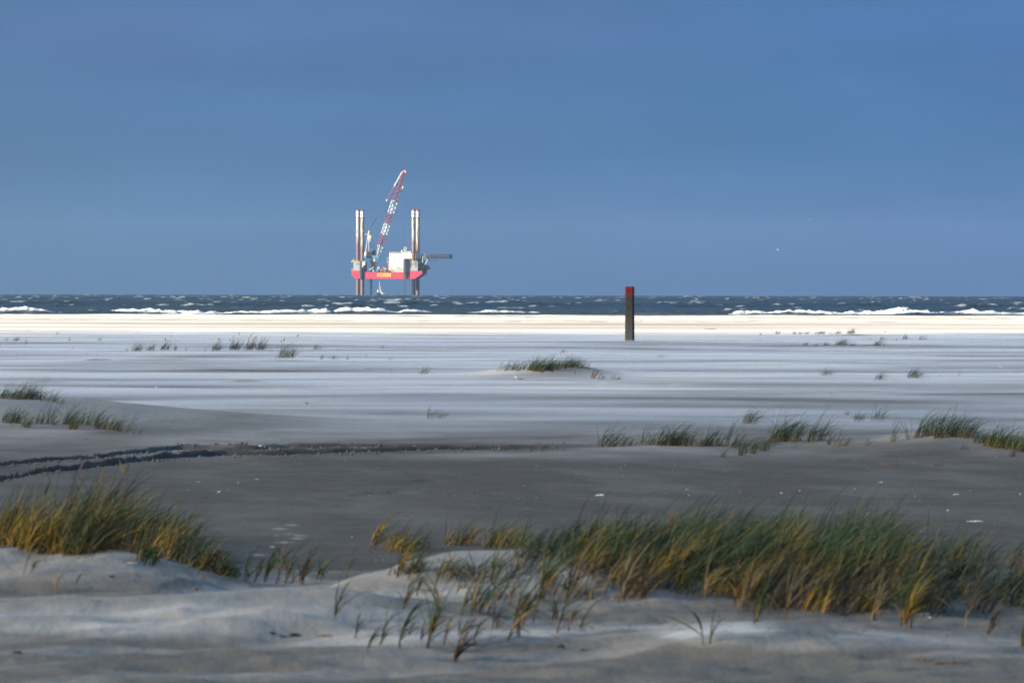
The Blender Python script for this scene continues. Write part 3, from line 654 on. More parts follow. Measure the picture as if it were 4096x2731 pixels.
    a = P(1471, 1022.8, 14); c = P(1484, 1008.5, 14); MB().box((a[0], 14, a[2]), (c[0], 20, c[2])).build('winch_housing', yellow, plat)
    a = P(1484, 1022.8, 14.5); c = P(1497, 1001, 14.5); MB().box((a[0], 14.5, a[2]), (c[0], 20, c[2])).build('machinery_house', dark, plat)
    a = P(1480.5, 1008, 12.5); c = P(1486.5, 997.5, 12.5); MB().box((a[0], 12.5, a[2]), (c[0], 14.3, c[2])).build('operator_cab', cream, plat)
    af = MB(); top = P(1470, 934, 17)
    for p, d in (((1460.5, 1008), 13.5), ((1474, 1004), 20.5), ((1480.5, 1003), 13.5), ((1495, 1006), 14.5)): af.bar(P(*p, d), P(1469.5 + (1 if p[0] > 1478 else 0), 938, 17), .5)
    af.bar(P(1469, 940, 17), P(1476, 919, 17), .9); af.build('a_frame', boomwhite, rig)
    for pa, pb, ta, tb, d, e1 in ((1457, 1482, 936.5, 938.5, 15.5, 18.5), (1471, 1481, 938.4, 953, 16.5, 17.4), (1484, 1497, 981, 982.5, 15, 16)):
        a = P(pa, tb, 15); c = P(pb, ta, 15); MB().box((a[0], d, a[2]), (c[0], e1, c[2])).build('mast_platform', yellow, rig)
    MB().cyl(P(1473, 921, 16), P(1477, 915, 16), .7, n=8).build('sheave', dark, rig)
    # lattice boom, one section per paint colour
    ax0 = np.array(P(1506, 1023, 17)); ax1 = np.array(P(1614.5, 684, 17)); d_ = (ax1 - ax0) / np.linalg.norm(ax1 - ax0)
    perp = np.array([d_[2], 0, -d_[0]]); back = np.array([0, 1.0, 0])
    def corner(t, k):
        w = 3.15 * (1.0 if t < .80 else max(.16, 1 - (t - .80) / .20 * .84))
        # the square boom is seen corner-on
        off = [(-1, -.15), (0.05, -1), (1, .15), (-0.05, 1)][k]
        base = ax0 + (ax1 - ax0) * t
        if t < .12:
            s_ = 1 if off[0] > 0.5 else (-1 if off[0] < -.5 else (off[0] * .8))
            q = t / .12; w2 = w * (.35 + .65 * q)
            return base + perp * ((2.4 * (1 - q) + w * q) * off[0]) + back * off[1] * w2
        return base + perp * w * off[0] + back * w * off[1]
    def tz(py): return (1023 - py) / (1023 - 684.0)
    secs = [(1023, 981, boomwhite), (981, 939, boomred), (939, 895, boomwhite), (895, 854, boomred), (854, 803, boomwhite), (803, 742, boomred), (742, 686, boomred)]
    for pa, pb, m_ in secs:
        t0, t1 = tz(pa), tz(pb); q = MB(); nseg = 6 if pa > 800 else 8
        ts = np.linspace(t0, t1, nseg + 1)
        for k in range(4):
            for i in range(nseg): q.bar(corner(ts[i], k), corner(ts[i + 1], k), .42 if k != 1 else .5)
            for i in range(nseg):
                k2 = (k + 1) % 4
                q.bar(corner(ts[i], k if i % 2 else k2), corner(ts[i + 1], k2 if i % 2 else k), .28)
            q.bar(corner(t0, k), corner(t0, (k + 1) % 4), .3); q.bar(corner(t1, k), corner(t1, (k + 1) % 4), .3)
        q.build('boom_section', m_, rig)
    hd_ = MB(); hd_.cyl(P(1609, 692, 17), P(1614, 681, 17), 1.2, .9, n=8); hd_.bar(P(1613, 684, 17), P(1619, 678, 17), .9); hd_.build('boom_head', paint('boom_head_red', (0.30, 0.02, 0.03), .5, .1), rig)
    sv = MB(); sv.cyl(P(1619, 682, 16), P(1621, 690, 16), .8, n=8); sv.build('head_sheave', yellow, rig)
    wb = MB()
    for k in range(7): wb.bar(P(1612 - .5 * k, 690 + 8 * k, 15), P(1615 - 1.0 * k, 696 + 10 * k, 15), .35)
    wb.build('hoist_rope', dark, rig)
    pn = MB()
    for dx in (-1.2, .2, 1.4): pn.bar(P(1605 + dx, 688, 16 + dx), P(1574 + dx, 745, 16 + dx), .3)
    pn.build('pendant_line', boomwhite, rig)
    pn = MB()
    for dx in (-2, -.6, .8, 2.2): pn.bar(P(1575 + dx, 745, 16 + dx), P(1545 + dx * .6, 797, 16 + dx), .28)
    pn.build('pendant_line', boomred, rig)
    a = P(1541.5, 805, 16); c = P(1548, 796, 16); MB().prism([(a[0], a[2] + .6), (a[0] + .9, a[2]), (c[0], c[2] - .8), (c[0] - .8, c[2])], 15.2, 17).build('bridle_block', boomwhite, rig)
    cb = MB()
    for dx in (-.7, .7): cb.bar(P(1542.5 + dx, 806, 16 + dx), P(1476 + dx, 918, 16 + dx), .22)
    cb.build('luffing_rope', dark, rig)
    mp2 = MB(); mp2.box(tuple(np.array(P(1571, 822, 13.2)) - (0, 0, 0)), tuple(np.array(P(1579, 806, 13.2)) + (0, 1.4, 0))); mp2.build('boom_winch', dark, rig)
    MB().prism([P(1536, 858, 14)[0:3:2], P(1546, 863, 14)[0:3:2], P(1538, 852 + 14, 14)[0:3:2]], 14, 16).build('boom_bracket', boomred, rig)
    hk = MB(); x, y, z = P(1610.5, 750, 15); hk.lathe([(.2, -1.6), (1.0, -.8), (1.15, .6), (.6, 1.5)], (x, y, z), 10); hk.bar((x, y, z + 1.2), P(1613, 700, 15), .12); hk.build('hook_block', paint('hook_tan', (.45, .28, .14), .5, .3), rig)
    # deck clutter
    r5 = np.random.default_rng(3)
    def clutter(name, mat, items):
        for pa, pb, ta, tb, d in items:
            a = P(pa, tb, d); c = P(pb, ta, d); MB().box((a[0], d, a[2]), (c[0], d + 2.4, c[2])).build(name, mat, rig)
    clutter('deck_container', teal, ((1486, 1512, 1078.5, 1088.7, 5.2),)); clutter('deck_container', grey, ((1508, 1518, 1067, 1078, 8.2), (1452, 1458, 1060, 1088, 6)))
    clutter('deck_container', cream, ((1489, 1494.5, 1080.5, 1084, 2.2), (1449, 1459, 1048, 1066, 17.2)))
    clutter('deck_machine', rust, ((1520, 1530, 1076, 1088.7, 6.2), (1532, 1541, 1079, 1088.7, 4.2), (1544, 1551, 1080, 1088.7, 6.4), (1462, 1470, 1076, 1088.7, 5.4), (1404, 1411, 1074, 1086, 6.5)))
    clutter('deck_machine', dark, ((1444, 1458, 1070, 1088.7, 8.6), (1459, 1464, 1050, 1088, 9.5), (1477, 1483, 1050, 1088.7, 20), (1513, 1521, 1070, 1088.6, 11), (1524, 1528, 1082, 1088.7, 2.8)))
    a = P(1405, 1060, 4); jf = MB(); jf.bar(P(1404, 1047, 4), P(1413, 1043, 4), .7); jf.bar(P(1411, 1036, 4), P(1419, 1047, 4), .5); jf.bar(P(1404, 1045, 4), P(1408, 1049, 4), .6); jf.build('deck_davit', yellow, rig)
    for p, q, w_ in (((1472, 1082), (1494, 1069), .7), ((1533, 1070), (1545, 1078), .6), ((1466, 1052), (1466, 1072), .35)):
        MB().bar(P(*p, 3), P(*q, 3), w_).build('deck_crane', boomwhite, rig)
    rl = MB()
    for px in np.arange(1446, 1634, 3.0):
        p = P(px, 1088.8, .4); rl.bar(p, (p[0], p[1], p[2] + 1.15), .13)
    for k in (.6, 1.15): p = P(1446, 1088.8, .4); q = P(1634, 1088.8, .4); rl.bar((p[0], .4, p[2] + k), (q[0], .4, q[2] + k), .12)
    rl.build('deck_railing', dark, rig)
    fd = MB(); fd.prism([P(1400, 1098)[0:3:2], P(1405, 1093)[0:3:2], P(1405, 1100)[0:3:2]], 8, 20); fd.build('fender', rust, rig)
    return rig
make_rig()

# ------------------------------------------------------------------ the boat under the rig and the spray it throws
def make_boat():
    D = 6180.0; s_ = D / F; x0 = px_x(1514, D)
    bt = empty('boat', (x0, D, sea_z(D)), math.radians(20)); tag(bt, 'small dark blue boat with white wheelhouse pitching under the rig', 'boat')
    zb = 0.0
    def p(px, py): return ((px - 1514) * s_, (1182.5 - py) * s_)
    navy = paint('boat_navy', (0.03, 0.05, 0.11), .4, .2); wh = paint('boat_white', (0.42, 0.45, 0.46), .4, .2)
    hl = MB(); secs = [(-4.2, .3, 3.0, 2.2), (-2.8, 1.5, 3.5, 1.0), (-.5, 1.9, 3.7, -.8), (2.2, 1.9, 3.4, -1.0), (3.4, 1.7, 3.3, -1.0)]
    vs_ = []; fs = []
    for x, hb, zt, zk in secs: vs_ += [(x, -hb, zt), (x, -hb * .7, zk), (x, hb * .7, zk), (x, hb, zt)]
    for k in range(4):
        a = 4 * k
        for i in range(4): fs.append((a + i, a + (i + 1) % 4, a + 4 + (i + 1) % 4, a + 4 + i))
    fs += [(3, 2, 1, 0), (16, 17, 18, 19)]
    hl.add(vs_, fs).build('hull', navy, bt)
    MB().box((-1.2, -1.2, 3.5), (1.6, 1.2, 5.9)).build('wheelhouse', wh, bt)
    MB().box((-1.0, -1.25, 4.6), (1.4, -1.21, 5.4)).build('window', navy, bt)
    m_ = MB(); m_.bar((1.0, 0, 5.9), (.6, 0, 10.2), .3); m_.bar((-.4, 0, 8.5), (1.4, 0, 8.7), .25); m_.build('mast', wh, bt)
    # spray plume: thousands of small flakes of water
    r5 = np.random.default_rng(9); n = 900
    t = r5.random(n) ** 0.8
    px = 1517 + 8.5 * t + r5.normal(0, .25 + 3.2 * np.maximum(0, t - .45) ** 1.1 * 2.2, n); py = 1126 + 52 * t + r5.normal(0, 1.0, n)
    px = np.where(t > .75, px + r5.random(n) * 14 * (t - .75) * 4, px)
    c = np.stack([(px - 1514) * s_, r5.normal(0, .5 + t, n), (1182.5 - py) * s_], 1)
    sz = (.16 + .16 * r5.random(n))[:, None]
    d1 = r5.normal(0, 1, (n, 3)); d1 /= np.linalg.norm(d1, axis=1)[:, None]; d2 = np.cross(d1, r5.normal(0, 1, (n, 3))); d2 /= np.linalg.norm(d2, axis=1)[:, None]
    V = np.stack([c + d1 * sz * 1.3, c - d1 * sz + d2 * sz, c - d1 * sz - d2 * sz], 1).reshape(-1, 3)
    sp = mesh_np('spray', V, np.arange(n * 3).reshape(-1, 3), paint('spray_white', (.36, .40, .44), .9, .0), loc=(x0, D - 6, sea_z(D)))
    tag(sp, 'tall thin plume of white spray rising beside the boat under the rig', kind='stuff')
make_boat()

# ------------------------------------------------------------------ the beach pole
def make_pole():
    g = flat_pt(2518.5, 1368, 0.0); D = 196.5; x = px_x(2518.5 + ROLL * 180, D)
    zt = EYE[2] + (1163.0 - 1146.0) / F * D + 0.0
    pole = empty('beach_pole', (x, D, 0), math.radians(-9)); tag(pole, 'dark weathered wooden beach pole with a red painted top, numbered 10 and 17', 'beach pole')
    hw = 0.146; ch = 0.038
    def ring(s=1.0): return [(-hw + ch, -hw), (hw - ch, -hw), (hw, -hw + ch), (hw, hw - ch), (hw - ch, hw), (-hw + ch, hw), (-hw, hw - ch), (-hw, -hw + ch)]
    def shaft(levels, name, mat):
        m_ = MB(); V = []; fs = []
        for z, s in levels: V += [(a * s, b_ * s, z) for a, b_ in ring()]
        for k in range(len(levels) - 1):
            for i in range(8): fs.append((8 * k + i, 8 * k + (i + 1) % 8, 8 * k + 8 + (i + 1) % 8, 8 * k + 8 + i))
        fs.append(tuple(range(7, -1, -1))); fs.append(tuple(8 * (len(levels) - 1) + i for i in range(8)))
        return m_.add(V, fs).build(name, mat, pole)
    m, n, b, o = mat_new('weathered_wood'); L = n.links.new; N = n.nodes.new
    t = N('ShaderNodeTexCoord'); mp_ = N('ShaderNodeMapping'); mp_.inputs['Scale'].default_value = (30, 30, 2.2); L(t.outputs['Object'], mp_.inputs[0])
    z1 = N('ShaderNodeTexNoise'); z1.inputs['Scale'].default_value = 1; z1.inputs['Detail'].default_value = 6; L(mp_.outputs[0], z1.inputs['Vector'])
    z2 = N('ShaderNodeTexNoise'); z2.inputs['Scale'].default_value = 5; z2.inputs['Detail'].default_value = 4; L(t.outputs['Object'], z2.inputs['Vector'])
    sp = N('ShaderNodeSeparateXYZ'); L(t.outputs['Object'], sp.inputs[0])
    # bleached and sand-blasted towards the foot, tarred towards the top
    zr = N('ShaderNodeMapRange'); zr.inputs[1].default_value = 1.15; zr.inputs[2].default_value = 0.0; L(sp.outputs[2], zr.inputs[0])
    ad = N('ShaderNodeMath'); ad.operation = 'MULTIPLY_ADD'; L(z1.outputs['Fac'], ad.inputs[0]); ad.inputs[1].default_value = 1.1; ad.inputs[2].default_value = -0.62
    a2 = N('ShaderNodeMath'); a2.operation = 'ADD'; L(ad.outputs[0], a2.inputs[0]); L(zr.outputs[0], a2.inputs[1]); a2.use_clamp = True
    c = N('ShaderNodeMix'); c.data_type = 'RGBA'; c.inputs[6].default_value = (.013, .0115, .010, 1); c.inputs[7].default_value = (.066, .057, .048, 1); L(a2.outputs[0], c.inputs[0])
    alg = N('ShaderNodeMix'); alg.data_type = 'RGBA'; alg.inputs[7].default_value = (.035, .040, .016, 1); L(c.outputs[2], alg.inputs[6])
    ra = N('ShaderNodeMapRange'); ra.inputs[1].default_value = .55; ra.inputs[2].default_value = .7; ra.inputs[4].default_value = .6; L(z2.outputs['Fac'], ra.inputs[0]); L(ra.outputs[0], alg.inputs[0])
    L(alg.outputs[2], b.inputs['Base Color']); b.inputs['Roughness'].default_value = .85
    bp = N('ShaderNodeBump'); bp.inputs['Strength'].default_value = .8; bp.inputs['Distance'].default_value = .01; L(z1.outputs['Fac'], bp.inputs['Height']); L(bp.outputs[0], b.inputs['Normal'])
    shaft([(-.5, 1.05), (.2, 1.04), (.9, 1.0), (1.3, 1.015), (zt - .335, 1.0)], 'post', m)
    cap = shaft([(zt - .335, 1.0), (zt - .33, 1.03), (zt - .05, 1.02), (zt - .015, .97), (zt, .86)], 'red_top', paint('pole_red', (.115, .002, .010), .5, .5, (.09, .004, .01), 9))
    ink = paint('pole_number', (.030, .012, .008), .7, .1)
    for txt, z, h in (('10', zt - .170, .095), ('17', zt - .297, .085)):
        fc = bpy.data.curves.new('number', 'FONT'); fc.body = txt; fc.size = h * 1.38; fc.extrude = .002
        fo = bpy.data.objects.new('number', fc); COL.objects.link(fo); bpy.context.view_layer.update()
        me = bpy.data.meshes.new_from_object(fo.evaluated_get(bpy.context.evaluated_depsgraph_get())); bpy.data.objects.remove(fo)
        me.materials.clear(); me.materials.append(ink); ob = bpy.data.objects.new('number', me); COL.objects.link(ob); ob.parent = cap
        ob.rotation_euler = (math.pi / 2, 0, 0); ob.location = (-.088, -hw * 1.035 - .002, z)
make_pole()

# ------------------------------------------------------------------ grass
PAL = {  # (base, mid, tip) colour ranges
    'dry': (((.10, .07, .04), (.055, .045, .02), (.055, .05, .028)), ((.06, .035, .02), (.03, .028, .014), (.035, .036, .02))),
    'green': (((.16, .10, .04), (.040, .072, .030), (.044, .082, .046)), ((.12, .065, .018), (.020, .042, .020), (.028, .054, .030))),
    'gold': (((.22, .11, .020), (.34, .195, .010), (.075, .085, .020)), ((.09, .045, .012), (.07, .058, .007), (.030, .046, .018))),
    'deep': (((.11, .07, .02), (.026, .066, .020), (.030, .078, .036)), ((.13, .07, .012), (.07, .066, .010), (.020, .052, .022))),
    'shadow_brown': (((.05, .03, .014), (.035, .026, .012), (.03, .028, .014)), ((.018, .011, .006), (.016, .013, .006), (.018, .02, .01))),  # near-black brown, paints the shaded inside of the near grass into single blades
    'straw': (((.24, .155, .075), (.19, .12, .055), (.09, .085, .035)), ((.12, .07, .035), (.09, .06, .025), (.035, .05, .02))),
    'brown': (((.075, .036, .025), (.065, .04, .02), (.035, .046, .024)), ((.042, .02, .014), (.04, .026, .014), (.02, .034, .02))),
}
def blades(base, length, width, lean=0.35, bend=1.0, spread=0.35, pal='green', seg=6, seed=0, wind=0.0):
    """many tapering blades bowed over by the wind; returns V, F, C"""
    r = np.random.default_rng(seed); n = len(base)
    L_ = np.broadcast_to(length, (n,)) * r.uniform(.6, 1.1, n)
    az = wind + r.normal(0, .62, n) + (r.random(n) < .12) * r.uniform(-2, 2, n)       # azimuth of the bow, 0 = +x
    th0 = np.abs(r.normal(lean * .5, spread, n)); bw = np.clip(r.normal(bend, .35 * bend + .1, n), .05, 2.2); brk = r.random(n) < .07; bw = np.where(brk, r.uniform(1.6, 2.6, n), bw)
    hx, hy = np.cos(az), np.sin(az)
    P_ = np.zeros((n, seg + 1, 3)); P_[:, 0] = base; ds = L_ / seg
    T_ = np.zeros((n, seg + 1, 3))
    for k in range(seg + 1):
        t = k / seg; th = th0 + bw * t ** 1.3
        T_[:, k] = np.stack([np.sin(th) * hx, np.sin(th) * hy, np.cos(th)], 1)
        if k: P_[:, k] = P_[:, k - 1] + (T_[:, k] + T_[:, k - 1]) * .5 * ds[:, None]
    tw = r.uniform(-1.2, 1.2, n)
    wv = np.stack([np.cos(tw), np.sin(tw), np.zeros(n)], 1)[:, None, :]
    W_ = np.cross(np.cross(T_, wv), T_); W_ /= np.linalg.norm(W_, axis=2)[:, :, None] + 1e-9
    prof = np.array([.75, 1, 1, .9, .72, .45, .08]) if seg == 6 else np.interp(np.linspace(0, 1, seg + 1), [0, .2, .6, 1], [.75, 1, .85, .08])
    hw = (np.broadcast_to(width, (n,)) * r.uniform(.7, 1.3, n))[:, None, None] * .5 * prof[None, :, None]
    V = np.stack([P_ - W_ * hw, P_ + W_ * hw], 2).reshape(-1, 3)
    i = np.arange(n)[:, None] * (2 * (seg + 1)) + np.arange(seg)[None, :] * 2
    Fq = np.stack([i, i + 1, i + 3, i + 2], -1).reshape(-1, 4)
    A, B = PAL[pal]; q = r.random((n, 1)) ; br = r.uniform(.65, 1.35, (n, 1))
    tt = np.linspace(0, 1, seg + 1)
    C_ = np.zeros((n, seg + 1, 3))
    dead = (r.random((n, 1)) < (.10 if pal in ('green', 'deep', 'gold') else 0)) * 1.0; DA = PAL['straw'][0]
    cols = [(np.array(A[j])[None] * q + np.array(B[j])[None] * (1 - q)) * br * (1 - dead) + dead * np.array(DA[j])[None] * br * .8 for j in range(3)]
    for k, t in enumerate(tt):
        C_[:, k] = cols[0] * (1 - t / .3) + cols[1] * (t / .3) if t < .3 else cols[1] * (1 - (t - .3) / .7) + cols[2] * ((t - .3) / .7)
    return V, Fq, np.repeat(C_, 2, axis=1).reshape(-1, 3)
def join(parts):
    V, Fq, C_ = [], [], []; b = 0
    for v, f, c in parts: V.append(v); Fq.append(f + b); C_.append(c); b += len(v)
    return np.concatenate(V), np.concatenate(Fq), np.concatenate(C_)
def stalks(base, length, seed, lean=.35):
    """thin flowering stems with a narrow spike at the top"""
    v, f, c = blades(base, length, .006, lean, .25, .12, 'straw', 5, seed)
    r = np.random.default_rng(seed + 1); n = len(base); tops = v.reshape(n, 12, 3)[:, 8:12].mean(1)
    sp, fs, cs = blades(tops - np.array([0, 0, .06]), .13, .022, lean * 1.5, .2, .05, 'straw', 5, seed + 2)
    return join([(v, f, c * .8), (sp, fs, cs * .7)])
def clump_base(c, wx, wy, n, seed):
    r = np.random.default_rng(seed); a = r.uniform(0, 6.283, n); q = np.sqrt(r.random(n))
    x = c[0] + np.cos(a) * q * wx; y = c[1] + np.sin(a) * q * wy
    return np.stack([x, y, Z(x, y) - .012], 1)

